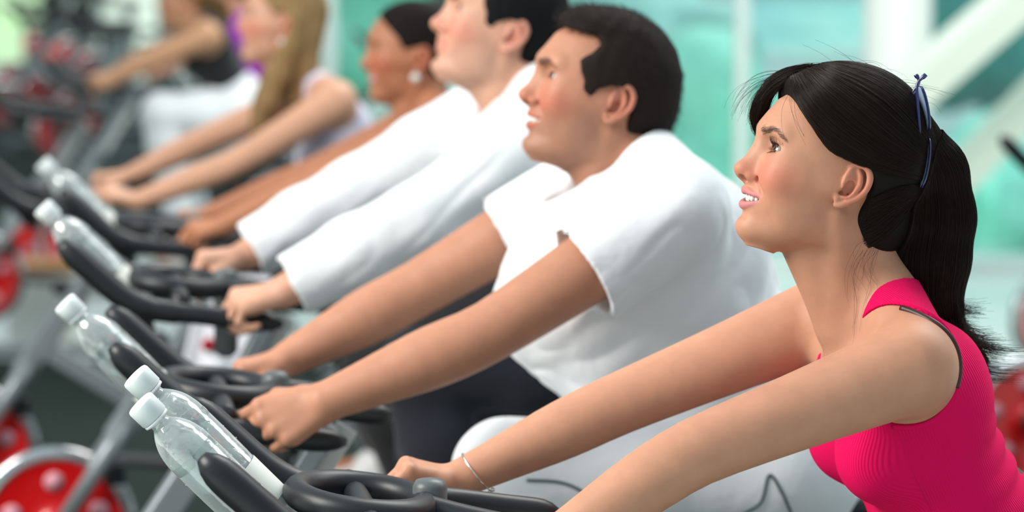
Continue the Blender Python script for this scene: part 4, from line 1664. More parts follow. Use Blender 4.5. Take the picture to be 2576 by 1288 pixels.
    fr2 = [[(.070, -.004, .138), (.092, -.020, .120), (.102, -.038, .094), (.096, -.054, .070), (.07, -.070, .052), (.02, -.084, .042)],
           [(.066, -.003, .142), (.096, -.020, .124), (.110, -.038, .098), (.106, -.054, .070), (.08, -.072, .050), (.02, -.085, .042)]]
    cs += flow(fr2, 1100, 14, rng, None, .0014, mirror=False)
    fr3 = [[(.084, -.002, .124), (.096, -.016, .106), (.104, -.026, .084), (.105, -.034, .062), (.099, -.038, .045), (.093, -.036, .034)],
           [(.080, -.004, .126), (.094, -.026, .102), (.096, -.042, .080), (.090, -.054, .062), (.082, -.060, .050), (.074, -.064, .044)]]
    cs += flow(fr3, 1500, 14, rng, None, .0012, mirror=False)
    wisp = []
    # loose hairs: over the crown, along the temple, wisps on the neck
    for k in range(26):
        u = rng.random()
        s0 = A([.09 - .16 * u, rng.normal() * .02, 0])
        d = (s0 - cen) / rad
        z = math.sqrt(max(0, 1 - d[0] ** 2 - d[1] ** 2)) * rad[2] + cen[2]
        s0[2] = z
        t = np.linspace(0, 1, 12)[:, None]
        le = .03 + .05 * rng.random()
        dr = unit(A([rng.choice([-1, -1, 1]), rng.normal() * .5, .3]))
        c = s0 + dr * le * t + A([0, 0, 1]) * (.012 * rng.random() * np.sin(t * 3.0) - .006 * t)
        cs.append(c)
    for k in range(60):
        t = np.linspace(0, 1, 12)[:, None]
        s0 = A([.090, -.012 + rng.normal() * .004, .124])
        c = s0 + A([.032 + .018 * rng.random(), -.02, 0]) * np.sin(t * 1.9) * rng.random() + A([.010, -.030, -.085 * (.5 + .5 * rng.random())]) * t + A([0, 0, .01]) * np.sin(t * 3.1) * rng.random()
        cs.append(c)
    from mathutils.bvhtree import BVHTree
    bt0 = BVHTree.FromPolygons([tuple(v) for v in H1.into(J['body'][0])], [tuple(int(i) for i in q) for q in J['body'][1]])
    for k in range(18):                                      # wisps that lie on the neck
        t = np.linspace(0, 1, 26)[:, None]
        s0 = A([-.050 - .035 * rng.random(), .056, -.045 - .02 * rng.random()])
        le = .05 + .10 * rng.random() ** 1.5
        am = .004 + .010 * rng.random()
        fq = 2.5 + 3.5 * rng.random()
        c = s0 + A([-.342 + .25 * rng.random(), 0, -.94]) * le * t + A([1.0, 0, -.3]) * am * np.sin(t * fq)
        for i in range(26):
            h, n_, _, _ = bt0.find_nearest(Vector(c[i]))
            c[i] = np.array(h) + np.array(n_) * (.0012 + .003 * (1 - t[i, 0]))
        for _ in range(5):
            c[1:-1] = (c[:-2] + 2 * c[1:-1] + c[2:]) / 4
        wisp.append(c)
    for k in range(4):                                      # fine hairs across the temple
        t = np.linspace(0, 1, 12)[:, None]
        s0 = A([.088 + .008 * rng.random(), .020 + .02 * rng.random(), .105])
        c = s0 + A([-.035 * rng.random(), .045 - .015 * rng.random(), -.05 - .03 * rng.random()]) * t + A([.012, .006, 0]) * np.sin(t * 3.1)
        cs.append(c)
    strands('hair_strand_mass', cs, m, hair, None, .00017, .00010)['kind'] = 'stuff'
    strands('neck_wisps', wisp, m, hair, None, .00012, .00006)['kind'] = 'stuff'
    brow = []
    # lashes and brows
    la = []
    from mathutils.bvhtree import BVHTree
    bt = BVHTree.FromPolygons([tuple(v) for v in H1.into(J['body'][0])], [tuple(int(i) for i in q) for q in J['body'][1]])
    for s in (1, -1):
        for k in range(230):                                             # brow hairs
            u = rng.random()
            y = .0108 + .0390 * u
            bz = .0405 + .006 * float(smooth01(y, .012, .036)) - .009 * float(smooth01(y, .036, .052))
            z = bz + rng.normal() * .0018 * (1 - .5 * u)
            x = .0995 - 7.5 * y * y - (.002 if u > .8 else 0)
            d = unit(A([-.25, .9, .55 - .8 * u]))
            c = []
            for tt in np.linspace(0, 1, 4):
                p = (A([x + .0035, y, z]) + d * .006 * tt) * A([1, s, 1])
                h, n_, _, _ = bt.find_nearest(Vector(p))
                c.append(np.array(h) + np.array(n_) * (.0003 + .0006 * tt))
            brow.append(np.array(c))
        for up, cnt, ln in ((1, 46, .0095), (-1, 26, .0045)):
            for k in range(cnt):
                t = -.75 + 1.68 * k / (cnt - 1) + rng.normal() * .02
                zc = EYE_C[2] + .0012 * t
                q = np.clip(1 - t * t, 0, 1)
                z = zc + (+.0062 * q ** .75 if up > 0 else -.0043 * q ** .8)
                y = (EYE_C[1] + .001 + t * EW)
                dy, dz = y - EYE_C[1], z - EYE_C[2]
                x = EYE_C[0] + math.sqrt(max(1e-6, .0135 ** 2 - dy * dy - dz * dz))
                out = unit(A([1.0, t * .75, .25 * up]))
                l = ln * (.95 + .15 * max(0, t) + .2 * rng.random())
                tt = np.linspace(0, 1, 7)[:, None]
                c = A([x - .0003, y, z]) + out * l * tt + A([-.15, 0, 1.0]) * up * l * .55 * tt ** 2
                la.append(c * A([1, s, 1]))
    strands('eyebrows', brow, hair_mat('brow_hair', (.10, .055, .035), .6), root, mat_local(H1), .00009, .00004)
    strands('eyelashes', la, hair_mat('lash_hair', (.006, .004, .004), .5), root, mat_local(H1), .00017, .00005)


def p1_small(root, J, far):
    # thin silver bracelet on the far wrist
    el, wr = far
    c = wr + (el - wr) * .135
    ax = unit(el - wr)
    ax = unit(ax + A([0, .12, .35]))
    u = unit(np.cross(ax, (0, 1, 0)))
    v = np.cross(ax, u)
    b = empty('bracelet', FR1, 'thin silver bangle on the wrist of the rider in pink', 'bracelet')
    def ring(n, R, r, cc, name, m, parent, arc=(0, 6.2832), sq=1.0):
        V, Q = [], []
        k = 8
        for i in range(n):
            a = arc[0] + (arc[1] - arc[0]) * i / n
            d = u * math.cos(a) + v * math.sin(a) * sq
            for j in range(k):
                t = 6.2832 * j / k
                V.append(cc + d * (R + r * math.cos(t)) + ax * r * math.sin(t))
        for i in range(n):
            for j in range(k):
                Q.append([i * k + j, ((i + 1) % n) * k + j, ((i + 1) % n) * k + (j + 1) % k, i * k + (j + 1) % k])
        return link_mesh(name, np_mesh(name, V, Q), m, parent)
    silver = mat('silver', (.80, .78, .74), rough=.18, metal=1)
    cc = c + A([0, 0, -.003])
    ring(64, .0325, .0011, cc, 'band', silver, b)
    e = cc + (u * math.cos(2.6) + v * math.sin(2.6)) * .0325
    e = min([cc + (u * math.cos(a) + v * math.sin(a)) * .0325 for a in np.linspace(0, 6.28, 60)], key=lambda p: p[2] - p[1] * .4)
    for k in (-1, 1):
        simple_sphere('bead', .0028, tuple(e + ax * .003 * k), silver, b, 12)
    # folded sunglasses tucked upright into the hair at the back of the head
    g = empty('sunglasses', FR1, 'folded dark blue sunglasses tucked upright into the ponytail', 'sunglasses')
    g.matrix_world = FR1.matrix() @ mat_local(H1)
    fm = mat('blue_frame', (.010, .016, .10), rough=.15, coat=1.0)
    lm = mat('lens_reflection', (.50, .66, .92), rough=.22, coat=1)  # pale blue paints the edge-on reflection into the lens colour
    top, bot = A([-.054, 0, .168]), A([-.107, 0, .036])
    e1 = unit(bot - top)
    e3 = unit(A([-1, 0, 0]) - e1 * (A([-1, 0, 0]) @ e1))
    c0 = (top + bot) / 2 + A([0, .046, 0])
    HL = np.linalg.norm(bot - top) / 2

    def sheet(name, s0, s1, m, off, th):
        V, Q = [], []
        nu, nv = 16, 8
        for face in (0, 1):
            for i in range(nu + 1):
                for j in range(nv + 1):
                    u = i / nu * 2 - 1
                    s_ = s0 + (s1 - s0) * i / nu
                    hh = .013 * (1 - abs(u) ** 4 * .45)
                    v = (j / nv * 2 - 1) * hh
                    V.append(c0 + e1 * s_ + A([0, 1, 0]) * v + e3 * (.012 * (1 - (s_ / HL) ** 2) - th * face + off))
        N = (nu + 1) * (nv + 1)
        for face in (0, 1):
            for i in range(nu):
                for j in range(nv):
                    a = face * N + i * (nv + 1) + j
                    q = [a, a + 1, a + nv + 2, a + nv + 1]
                    Q.append(q if face == 0 else q[::-1])
        link_mesh(name, np_mesh(name, V, Q), m, g)
        edge = [V[i * (nv + 1)] for i in range(nu + 1)] + [V[nu * (nv + 1) + j] for j in range(nv + 1)] + [V[i * (nv + 1) + nv] for i in range(nu, -1, -1)] + [V[j] for j in range(nv, -1, -1)]
        return edge
    for s0, s1 in ((-HL + .010, -.006), (.006, HL - .004)):
        e = sheet('lens', s0, s1, lm, 0, .0024)
        tube('rim', e, [.0012] * len(e), fm, g, k=8)
    tube('bridge', [c0 + e1 * t_ + e3 * .012 for t_ in (-.007, 0, .007)], [.0018] * 3, fm, g, 8)
    for q, sg in enumerate((1, -1)):
        pts = [c0 + e1 * (-HL - .006 + .001 * q) + A([0, sg * .012, 0]) + e3 * (.004 + .003 * sg), c0 + e1 * (-HL + .006) + A([0, sg * .010, 0]) + e3 * (-.004 * sg), c0 + e1 * (-HL + .030) + A([0, sg * .014, 0]) + e3 * (-.005 - .004 * q),
               c0 + e1 * .0 + A([0, sg * .016, 0]) + e3 * (-.004 - .004 * q), c0 + e1 * (HL - .03) + A([0, sg * .012, 0]) + e3 * (-.006 - .004 * q)]
        tube('temple_arm', spline(pts, 26), [.0030] * 3 + [.0021] * 23, fm, g, k=8)
# ================================================================== the other riders
def cloth_mat(name, color, rough=.85, bump=(14, .5, .01, 3), sheen=.2, sss=0):
    return mat(name, color, rough=rough, bump=bump, sheen=sheen, sss=sss, sss_rad=(1, 1, 1), scale_sss=.01)


def rider(fr, tr, S):
    """one rider; tr: middle between the ears; S: everything about the pose, the hair and the clothes"""
    g = S.get
    fem = g('female', False)
    vh, vb = g('vox', (.0024, .004))
    sp = Space((tr[0], 0, tr[2]), rot_z(g('turn', 0)) @ rot_y(-g('pitch', 15)), g('head', 1.05 if not fem else .99))
    root = empty('person', fr, g('label'), 'person', None)
    J = S['J']
    x0, x1 = J['pelvis'][0] - .20, max(J['nkn'][0], J['fkn'][0]) + .10
    hx, hz = sp.t[0], sp.t[2]
    f = Field(axis([(x0, hx - .15, vb), (hx - .15, hx + .15, vh), (hx + .15, x1 - .19, vb), (x1 - .19, x1, vh * 1.1)]),
              axis([(-.30, -.12, vb), (-.12, .12, vh), (.12, .30, vb * .8)]),
              axis([(.20, J['pelvis'][2], .010), (J['pelvis'][2], J['nkn'][2] - .06, .006), (J['nkn'][2] - .06, hz - .15, vb * .8), (hz - .15, hz + .18, vh)]))
    torso(f, J, 0, fem)
    k = 1.0 if not fem else .86
    f.cone(sp.out((-.030, 0, -.02)), J['neck'], .060 * k, .066 * k, .03)
    f.cone(sp.out((.012, 0, -.06)), J['neck'] + (.035, 0, -.02), .044 * k, .042 * k, .03)
    for s in (1, -1):
        f.cone(sp.out((-.012, s * .055, -.03)), J['neck'] + (.058, s * .018, -.02), .010, .006, .025)
    for s, q in ((1, 'n'), (-1, 'f')):
        leg(f, J['pelvis'] + (.03, s * .095, -.01), J[q + 'knee'], J[q + 'ankle'], J[q + 'ankle'] + (.16, 0, -.07), s=k ** .5)
    ra = np.array(g('arm', [.062, .054, .045, .048, .030] if not fem else [.052, .043, .036, .0375, .0245]))
    arm(f, J['nsh'], J['nel'], J['nwr'], ra)
    arm(f, J['fsh'], J['fel'], J['fwr'], ra)
    hs = 1.06 if not fem else .92
    nu, nn = g('ngrip', ((.72, .12, .5), (.1, -.9, -.45)))
    fu, fn = g('fgrip', ((.3, .85, .15), (.35, .1, -1)))
    hand_prims(f, J['nwr'], J['nkn'], nu, nn, hs, g('curl', (50, 75, 45)))
    hand_prims(f, J['fwr'], J['fkn'], fu, fn, hs)
    head_prims(f, sp, fem, g('smile', .6))
    V, Q = f.mesh('body')
    me = np_mesh('body', V, Q)
    set_tint(me, skin_tint(V, sp, g('skin', (.60, .32, .21)), fem, g('blush', 1.0), g('stubble', 0)))
    link_mesh('body', me, skin_mat(), root)
    eyes_and_teeth(root, sp, fem, g('smile', .6), look=(6, -8))
    hair_cap(root, sp, S)
    wear(root, J, sp, S, ra, fem)
    return root, sp


def rot_z(d):
    a = math.radians(d)
    return np.array([[math.cos(a), -math.sin(a), 0], [math.sin(a), math.cos(a), 0], [0, 0, 1]])


def wear(root, J, sp, S, ra, fem):
    g = S.get
    vb = g('vox', (.0024, .004))[1]
    top = g('top', 'tee')
    gr = g('loose', .014)
    f = Field(axis([(J['pelvis'][0] - .22, max(J['nwr'][0], .35) + .06, vb)]), axis([(-.34, .34, vb)]), axis([(J['pelvis'][2] - .06, J['neck'][2] + .14, vb)]))
    if top in ('tee', 'long'):
        for s, a in ((1, 'n'), (-1, 'f')):
            sh, el, wr = J[a + 'sh'], J[a + 'el'], J[a + 'wr']
            if top == 'tee':
                e = sh + (el - sh) * g('sleeve', .52)
                d = unit(el - sh)
                f.cone(sh + (-.005, 0, 0), e + A([.0, 0, -.008]), ra[0] + .012, ra[1] + .026, .02)
                f.func(e - .14, e + .14, lambda X, Y, Z, e=e, d=unit(d + A([.15, 0, -.1])): -((X - e[0]) * d[0] + (Y - e[1]) * d[1] + (Z - e[2]) * d[2]) + 0.0 * X, .002, '-')
                f.cone(e - d * .035, e + d * .06, ra[1] + .014, ra[1] + .022, .003, '-')
            else:
                f.chain([sh, sh * .5 + el * .5, el], [ra[0] + .016, ra[1] + .018, ra[2] + .02], .02)
                w2 = el + (wr - el) * .93
                d = unit(wr - el)
                f.chain([el, el * .5 + w2 * .5, w2], [ra[2] + .02, ra[3] + .016, ra[4] + .028], .02)
                f.func(w2 - .10, w2 + .12, lambda X, Y, Z, e=w2, d=d: -((X - e[0]) * d[0] + (Y - e[1]) * d[1] + (Z - e[2]) * d[2]) + 0.0 * X, .002, '-')
                f.cone(w2 - d * .03, w2 + d * .06, ra[4] + .016, ra[4] + .022, .003, '-')
        torso(f, J, gr, fem)
        for q in S.get('drape', []):
            f.cone(*q)
        nk = J['neck']
        nf = g('neckline', (.075, 0, -.035))
        f.cone(nk + (.02, 0, -.005), nk + (.05, 0, .18), .064, .12, .006, '-')
        f.cone(nk + nf, nk + (.14, 0, .10), .035, .07, .025, '-')
    else:
        torso(f, J, gr, fem)
        for q in S.get('drape', []):
            f.cone(*q)
        nk = J['neck']
        for s, sh in ((1, J['nsh']), (-1, J['fsh'])):
            f.cone(sh + (.010, s * -.045, .0), sh + (0, s * .12, 0), .074, .074, .004, '-')
            f.cone(sh + (.010, s * -.045, 0), sh + (.25, s * .03, -.05), .060, .06, .004, '-')
        f.cone(nk + (.035, 0, -.02), nk + (.10, 0, .20), .066, .12, .004, '-')
        f.cone(nk + (.07, 0, -.05), nk + (.16, 0, .03), .055, .08, .02, '-')
        if g('low_back'):
            f.cone(nk + (-.02, 0, 0), nk + (-.16, 0, -.02), .08, .10, .01, '-')
    # trousers cover the hips
    V, Q = f.mesh('shirt')
    if top != 'tank':
        fade = smooth01(J['neck'][2] + .02 - V[:, 2], 0, .10)
        dr = unit(A([-.6, 0, .8]))
        u = V @ dr
        o = (np.abs(wob(V + np.outer(u, dr) * -.75, 85, 5)) * .011 + wob(V, 26, 9) * .006) * fade * g('crease', 1.0)
        nrm = V - (J['waist'] + (J['chest'] - J['waist']) * np.clip((V[:, 2] - J['waist'][2]) / .16, 0, 1.6)[:, None])
        nrm[:, 2] *= .2
        nrm /= np.linalg.norm(nrm, axis=1)[:, None]
        V = V + nrm * o[:, None]
    nm = g('top_name', 'shirt')
    o = link_mesh(nm, np_mesh(nm, V, Q), cloth_mat(*g('top_mat', ('white_cotton', (.80, .82, .84)))), root)
    wear_legs(root, J, S, fem, vb)


def wear_legs(root, J, S, fem, vb):
    g = S.get
    v2 = max(vb * 1.3, .005)
    xs = axis([(J['pelvis'][0] - .22, max(J['nknee'][0], J['fknee'][0]) + .12, v2)])
    f = Field(xs, axis([(-.26, .26, v2)]), axis([(.24, J['pelvis'][2] + .19, v2)]))
    k = .93 if fem else 1
    gp = g('pants_loose', .014)
    pe = J['pelvis']
    f.cone(pe + (0, .04, 0), pe + (0, -.04, 0), .135 * k + gp, .135 * k + gp, .03)
    f.cone(pe, J['waist'] * .55 + pe * .45, .160 * k + gp * .3, .150 * k + gp * .2, .03, sq=((1, 0, -.3), .76))
    ends = {}
    for s, a in ((1, 'n'), (-1, 'f')):
        kn, an = J[a + 'knee'], J[a + 'ankle']
        leg(f, pe + (.03, s * .095, -.01), kn, an, an, gp, s=k)
        f.cone(an + (0, 0, .02), an + (0, 0, -.14), .04, .05, .004, '-')
    V, Q = f.mesh('trousers')
    V = V + np.stack([wob(V, 28, 4) * .004] * 3, 1) * g('crease', 1.0)
    nm = g('pants_name', 'trousers')
    link_mesh(nm, np_mesh(nm, V, Q), cloth_mat(*g('pants_mat', ('navy_cloth', (.012, .014, .028)))), root)
    J['pants_mesh'] = (V, Q)
    for a in ('n', 'f'):
        an = J[a + 'ankle']
        f = Field(axis([(an[0] - .12, an[0] + .24, .006)]), axis([(an[1] - .07, an[1] + .07, .006)]), axis([(an[2] - .14, an[2] + .04, .006)]))
        f.cone(an + (-.03, 0, -.06), an + (.16, 0, -.085), .044, .036, .02, sq=((0, 0, 1), .9))
        f.cone(an + (-.01, 0, -.02), an + (.02, 0, -.06), .045, .05, .02)
        f.cone(an + (-.04, 0, -.11), an + (.18, 0, -.115), .040, .036, .004, sq=((0, 0, 1), .3))
        V, Q = f.mesh('shoe')
        link_mesh('shoe', np_mesh('shoe', V, Q), mat('white_trainer', (.75, .75, .74), rough=.5), root)


def hair_cap(root, sp, S):
    g = S.get
    kind = g('hair', 'short')
    col = g('hair_col', (.012, .010, .009))
    m = hair_mat('hair_%s' % g('hair_name', 'black'), col, .5, .25)
    mb = mat('hair_base_%s' % g('hair_name', 'black'), col, rough=.75, spec=.15, bump=(120, .35, .002, 2))
    rng = np.random.default_rng(5)
    st = .0034 if kind != 'short' else .0028
    f = Field(axis([(-.20, .14, st)]), axis([(-.12, .12, st)]), axis([(-.42 if kind == 'long' else -.14, .175, st)]))
    cs = []
    if kind == 'short':
        f.ell((.000, 0, .050), (.112, .083, .100), .01)
        f.ell((.052, 0, .102), (.042, .058, .032), .02)
        f.ell((-.045, 0, .012), (.070, .066, .065), .02)
        hl = [(.2, .3), (.101, .118), (.099, .104), (.092, .099), (.078, .096), (.047, .099), (.036, .088), (.048, .070), (.060, .058), (.056, .042), (.046, .030), (.044, .005), (.030, .004), (.024, .022),
              (.006, .036), (-.022, .036), (-.034, .015), (-.036, -.012), (-.042, -.040), (-.055, -.050), (-.10, -.058), (-.25, -.058), (-.25, .3)]
        hl = g('hairline', hl)
        f.func((-.2, -.12, -.14), (.14, .12, .175), lambda X, Y, Z: -poly_d(X, Z, hl) + 0 * Y, .006, '-')
        V, Q = f.mesh('hair')
        o = link_mesh('hair', np_mesh('hair', V + np.stack([wob(V, 160, 3), wob(V, 150, 4), wob(V, 170, 6)], 1) * .0012, Q), mb, root)
        o.matrix_local = mat_local(sp)
        if g('fine_hair'):
            idx = rng.integers(0, len(V), 9000)
            for i in idx:
                p = V[i]
                if p[2] < -.052:
                    continue
                n = unit((p - A([0, 0, .04])) / A([1.3, 1, 1]))
                fl = unit(A([.35 if p[2] > .09 else -.35, 0, -.75 if p[2] < .10 else .15]))
                t = np.linspace(0, 1, 4)[:, None]
                cs.append(p - n * .002 + (n * .55 + fl * .6) * .009 * t + fl * .003 * t ** 2 + rng.normal(size=3) * .0012 * t)
            strands('hair_strand_mass', cs, m, o, None, .00014, .00005)['kind'] = 'stuff'
        return o
    if kind == 'long':
        f.ell((-.006, 0, .050), (.114, .086, .106), .01)
        f.ell((-.035, 0, -.005), (.075, .088, .085), .02)
        for s in (1, -1):
            f.chain([(-.02, s * .072, .03), (-.020, s * .078, -.04), (-.005, s * .080, -.12), (.012, s * .085, -.20), (.02, s * .085, -.27)], [.030, .030, .030, .026, .010], .02)
            f.chain([(-.065, s * .03, 0), (-.070, s * .035, -.08), (-.06, s * .05, -.18)], [.045, .040, .02], .02)
        hl = [(.2, .3), (.090, .112), (.084, .092), (.070, .074), (.048, .052), (.030, .036), (.012, .046), (-.010, .040), (-.016, .012), (-.010, -.020), (.006, -.060), (.022, -.12), (.032, -.20), (.04, -.26),
              (.04, -.5), (-.25, -.5), (-.25, .3)]
        f.func((-.2, -.12, -.42), (.14, .12, .175), lambda X, Y, Z: -poly_d(X, Z, hl) + 0 * Y, .008, '-')
        V, Q = f.mesh('hair')
        V = V + np.stack([np.sin(V[:, 1] * 300 + V[:, 0] * 210), np.sin(V[:, 0] * 330), 0 * V[:, 0]], 1) * .0015
        o = link_mesh('hair', np_mesh('hair', V, Q), mb, root)
        o.matrix_local = mat_local(sp)
        return o
    if kind == 'tail':
        f.ell((-.002, 0, .048), (.110, .080, .100), .01)
        f.ell((-.045, 0, .010), (.060, .064, .060), .02)
        f.chain([(-.10, 0, .03), (-.135, 0, .02), (-.155, 0, -.03), (-.15, 0, -.10)], [.022, .032, .032, .014], .015)
        hl = [(.2, .3), (.088, .108), (.082, .090), (.066, .072), (.046, .052), (.034, .030), (.022, .030), (.006, .038), (-.020, .038), (-.034, .012), (-.040, -.02), (-.05, -.040), (-.10, -.050), (-.13, -.14), (-.25, -.14), (-.25, .3)]
        f.func((-.2, -.12, -.14), (.14, .12, .175), lambda X, Y, Z: -poly_d(X, Z, hl) + 0 * Y, .006, '-')
        V, Q = f.mesh('hair')
        o = link_mesh('hair', np_mesh('hair', V, Q), mb, root)
        o.matrix_local = mat_local(sp)
        return o


def legs_for(pelvis, up='n', kz=.0):
    """one pedal high, the other low"""
    hi = dict(knee=(.165, .925 + kz), ankle=(.06, .53))
    lo = dict(knee=(.11, .76), ankle=(-.03, .33))
    out = {}
    for s, a in ((1, 'n'), (-1, 'f')):
        d = hi if a == up else lo
        out[a + 'knee'] = A([d['knee'][0], s * .11, d['knee'][1]])
        out[a + 'ankle'] = A([d['ankle'][0], s * .12, d['ankle'][1]])
    return out


FR2 = Frame(1530, 275, 4.30, .075)
FR3 = Frame(1270, 100, 5.10, .075)
FR4 = Frame(1045, 160, 6.40, .068)
FR5 = Frame(712, 75, 7.30, .068)
FR6 = Frame(470, 15, 11.0, .068)
FR7 = Frame(560, -30, 12.6, .070, 4)


def build_p2():
    fr = FR2
    tr = fr.loc(1530, 275, .075)
    J = dict(pelvis=A([-.27, 0, .92]), waist=A([-.195, 0, 1.07]), chest=A([-.125, 0, 1.235]), neck=A([-.045, 0, 1.385]),
             nsh=A([-.085, .180, 1.335]), fsh=A([-.030, -.180, 1.345]), nel=A([.213, .23, 1.158]), nwr=A([.455, .225, 1.062]), nkn=A([.535, .215, 1.030]),
             fel=A([.270, -.22, 1.165]), fwr=A([.473, -.21, 1.062]), fkn=A([.550, -.205, 1.050]))
    J.update(legs_for(None, 'n', .0))
    S = dict(label='smiling person in a white t-shirt and white trousers with short dark brown hair', female=False, J=J, pitch=17, head=1.055, smile=.85, stubble=.55, curl=(34, 62, 45), fine_hair=True,
             skin=(.50, .235, .145), top='tee', loose=.022, hair_col=(.018, .012, .010), hair_name='dark_brown', vox=(.0020, .0034), sleeve=.50,
             drape=[(A([-.01, 0, 1.25]), A([.035, 0, 1.175]), .135, .120, .05), (A([.03, 0, 1.17]), A([-.14, 0, 1.03]), .118, .150, .05)], neckline=(.085, 0, -.055),
             pants_mat=('white_sweatpants', (.82, .85, .87)), pants_loose=.022)
    out = rider(fr, tr, S)
    # dark piping and draw cords on the trousers
    from mathutils.bvhtree import BVHTree
    V, Q = J['pants_mesh']
    t = BVHTree.FromPolygons([tuple(v) for v in V], [tuple(int(i) for i in q) for q in Q])
    for pts in (((1180, 1262), (1150, 1330), (1100, 1420)), ((1325, 1208), (1400, 1212), (1450, 1228), (1500, 1262)), ((1870, 1292), (1915, 1262), (1935, 1195), (1965, 1235), (1990, 1290))):
        c = []
        for px, py in spline([(a, b, 0) for a, b in pts], 22)[:, :2]:
            y = .19
            a0, b0 = fr.loc(px, py, .40), fr.loc(px, py, -.10)
            h = t.ray_cast(Vector(a0), Vector(b0 - a0).normalized())
            if h[0] is not None:
                c.append(np.array(h[0]) + np.array(h[1]) * .001)
        if len(c) > 3:
            tube('piping', c, [.0022] * len(c), mat('dark_piping', (.03, .07, .07), rough=.7), out[0], 8)
    return out, J


def build_p3():
    fr = FR3
    tr = fr.loc(1270, 100, .075)
    J = dict(pelvis=A([-.27, 0, .97]), waist=A([-.19, 0, 1.13]), chest=A([-.115, 0, 1.30]), neck=A([-.045, 0, 1.455]),
             nsh=A([-.071, .18, 1.405]), fsh=A([-.02, -.180, 1.41]), nel=A([.176, .225, 1.245]), nwr=A([.419, .22, 1.120]), nkn=A([.500, .205, 1.105]),
             fel=A([.245, -.22, 1.255]), fwr=A([.460, -.21, 1.135]), fkn=A([.540, -.20, 1.135]))
    J.update(legs_for(None, 'n', .03))
    S = dict(label='person with short black hair in a loose white long-sleeved shirt and navy trousers', female=False, J=J, pitch=21, head=1.06, smile=.2, stubble=.25,
             skin=(.64, .35, .24), top='long', loose=.026, hair_col=(.006, .006, .007), hair_name='black', vox=(.0028, .0045),
             drape=[(A([-.03, 0, 1.31]), A([-.02, 0, 1.24]), .135, .125, .05)], pants_mat=('navy_cloth', (.010, .012, .022)), ngrip=((.45, -.75, .35), (.3, -.3, -1)))
    return rider(fr, tr, S), J


def build_p4():
    fr = FR4
    tr = fr.loc(1045, 160, .068)
    q = fr.loc
    J = dict(pelvis=A([-.27, 0, .92]), waist=A([-.17, 0, 1.05]), chest=A([-.09, 0, 1.20]), neck=A([-.03, 0, 1.33]),
             nsh=q(1130, 300, .16), fsh=q(1060, 305, -.16), nel=q(840, 440, .20), nwr=q(560, 568, .2), nkn=q(490, 575, .2), fel=q(790, 435, -.2), fwr=q(520, 545, -.19), fkn=q(465, 540, -.19))
    J.update(legs_for(None, 'f', .0))
    S = dict(label='smiling person with dark tied-back hair, bare arms and a pearl earring', female=True, J=J, pitch=6, smile=.8, skin=(.46, .19, .10), top='tank', loose=.004,
             hair='tail', hair_col=(.010, .007, .006), hair_name='black_brown', vox=(.0034, .0055), top_mat=('magenta_cloth', (.42, .005, .38)), drape=[(A([-.09, 0, 1.10]), A([-.12, 0, 1.0]), .125, .13, .03)], top_name='tank_top',
             ngrip=((.45, -.75, .35), (.3, -.3, -1)), pants_mat=('black_cloth', (.008, .008, .009)))
    r = rider(fr, tr, S)
    lobe(fr, r[1], 'pearl earring below the ear of the rider with tied-back dark hair', (.82, .78, .74), .011)
    return r, J


def lobe(fr, sp, label, col, rad):
    e = empty('earring', fr, label, 'earring')
    p = sp.out((-.002, .079, -.032))
    simple_sphere('pearl', rad, tuple(p), mat('pearl', col, rough=.12, coat=1), e, 24)
    tube('hook', [p + A([0, -.003, rad * .9]), p + A([0, -.004, rad + .006])], [.0008, .0008], mat('silver', (.8, .78, .74), rough=.2, metal=1), e, 6)


def build_p5():
    fr = FR5
    tr = fr.loc(712, 75, .068)
    q = fr.loc
    J = dict(pelvis=A([-.30, 0, .90]), waist=A([-.22, 0, 1.04]), chest=A([-.145, 0, 1.20]), neck=A([-.06, 0, 1.335]),
             nsh=q(845, 258, .165), fsh=q(775, 240, -.16), nel=q(590, 412, .20), nwr=q(345, 505, .2), nkn=q(275, 478, .2), fel=q(530, 345, -.2), fwr=q(330, 440, -.2), fkn=q(245, 445, -.19))
    J.update(legs_for(None, 'n', .0))
    S = dict(label='person with long straight blonde hair and bare arms in a pale strappy top', female=True, J=J, pitch=11, smile=.4, skin=(.68, .37, .24), top='tank', loose=.005,
             hair='long', hair_col=(.30, .19, .085), hair_name='blonde', vox=(.0036, .006), top_mat=('lilac_top', (.72, .70, .84)), top_name='tank_top', blush=1.2,
             ngrip=((.45, -.75, .35), (.3, -.3, -1)), pants_mat=('black_cloth', (.008, .008, .009)), low_back=False)
    r = rider(fr, tr, S)
    lobe(fr, r[1], 'round hoop earring of the blonde rider', (.75, .55, .42), .010)
    return r, J


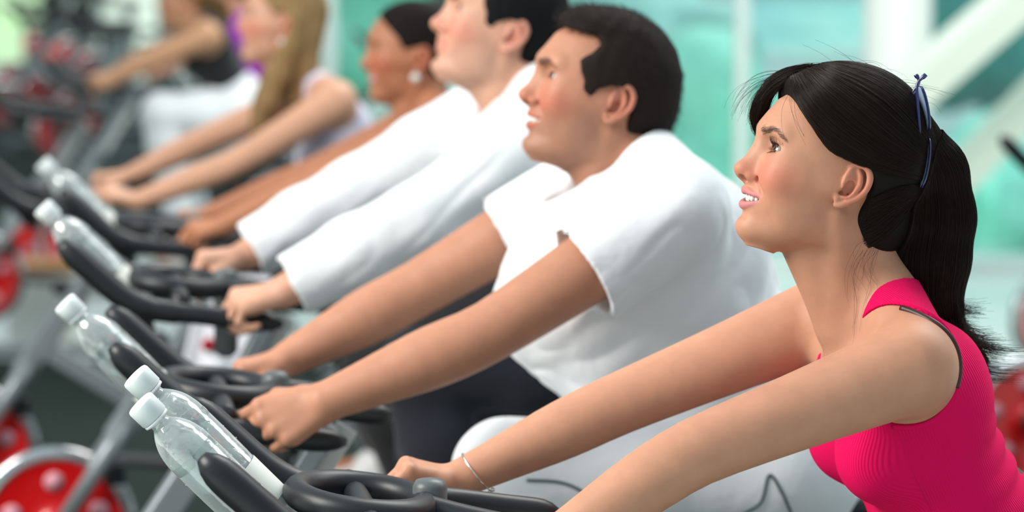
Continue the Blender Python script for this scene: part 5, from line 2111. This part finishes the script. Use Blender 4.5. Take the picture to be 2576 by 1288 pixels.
def build_p6():
    fr = FR6
    tr = fr.loc(470, 15, .068)
    q = fr.loc
    J = dict(pelvis=q(600, 290, 0), waist=q(565, 200, 0), chest=q(530, 125, 0), neck=q(500, 65, 0),
             nsh=q(520, 95, .16), fsh=q(500, 90, -.16), nel=q(385, 150, .19), nwr=q(285, 200, .19), nkn=q(245, 205, .19), fel=q(375, 140, -.19), fwr=q(280, 190, -.19), fkn=q(240, 195, -.19))
    kn = q(410, 285, .1)
    J.update(nknee=kn, fknee=kn * A([1, -1, 1]) + (-.05, 0, -.15), nankle=kn + (-.06, .01, -.40), fankle=kn * A([1, -1, 1]) + (-.15, 0, -.55))
    S = dict(label='far person in a black tank top and white trousers reaching to a handlebar', female=True, J=J, pitch=8, smile=.2, skin=(.56, .30, .17), top='tank', loose=.006,
             hair='tail', hair_col=(.12, .07, .03), hair_name='light_brown', vox=(.005, .008), top_mat=('black_top', (.008, .009, .010)), top_name='tank_top',
             pants_mat=('white_sweatpants', (.82, .84, .86)), pants_loose=.03)
    return rider(fr, tr, S), J


def build_p7():
    fr = FR7
    tr = fr.loc(560, -30, .07)
    q = fr.loc
    J = dict(pelvis=q(690, 260, 0), waist=q(665, 190, 0), chest=q(635, 120, 0), neck=q(600, 50, 0),
             nsh=q(610, 85, .17), fsh=q(600, 85, -.17), nel=q(500, 130, .2), nwr=q(420, 170, .2), nkn=q(380, 175, .2), fel=q(490, 130, -.2), fwr=q(415, 165, -.2), fkn=q(375, 170, -.2))
    kn = q(560, 270, .1)
    J.update(nknee=kn, fknee=kn * A([1, -1, 1]) + (-.05, 0, -.15), nankle=kn + (-.06, .01, -.40), fankle=kn * A([1, -1, 1]) + (-.15, 0, -.55))
    S = dict(label='farthest person, with reddish brown hair and a purple shirt', female=True, J=J, pitch=8, smile=.2, skin=(.58, .28, .18), top='tee', loose=.01, hair='tail',
             hair_col=(.10, .035, .02), hair_name='red_brown', vox=(.006, .009), top_mat=('purple_cloth', (.40, .01, .50)), pants_mat=('black_cloth', (.008, .008, .009)))
    return rider(fr, tr, S), J


# ================================================================== build: the hall first, then the bikes, then the riders
build_env()
build_bikes()
build_p1()
build_p2()
build_p3()
build_p4()
build_p5()
build_p6()
build_p7()
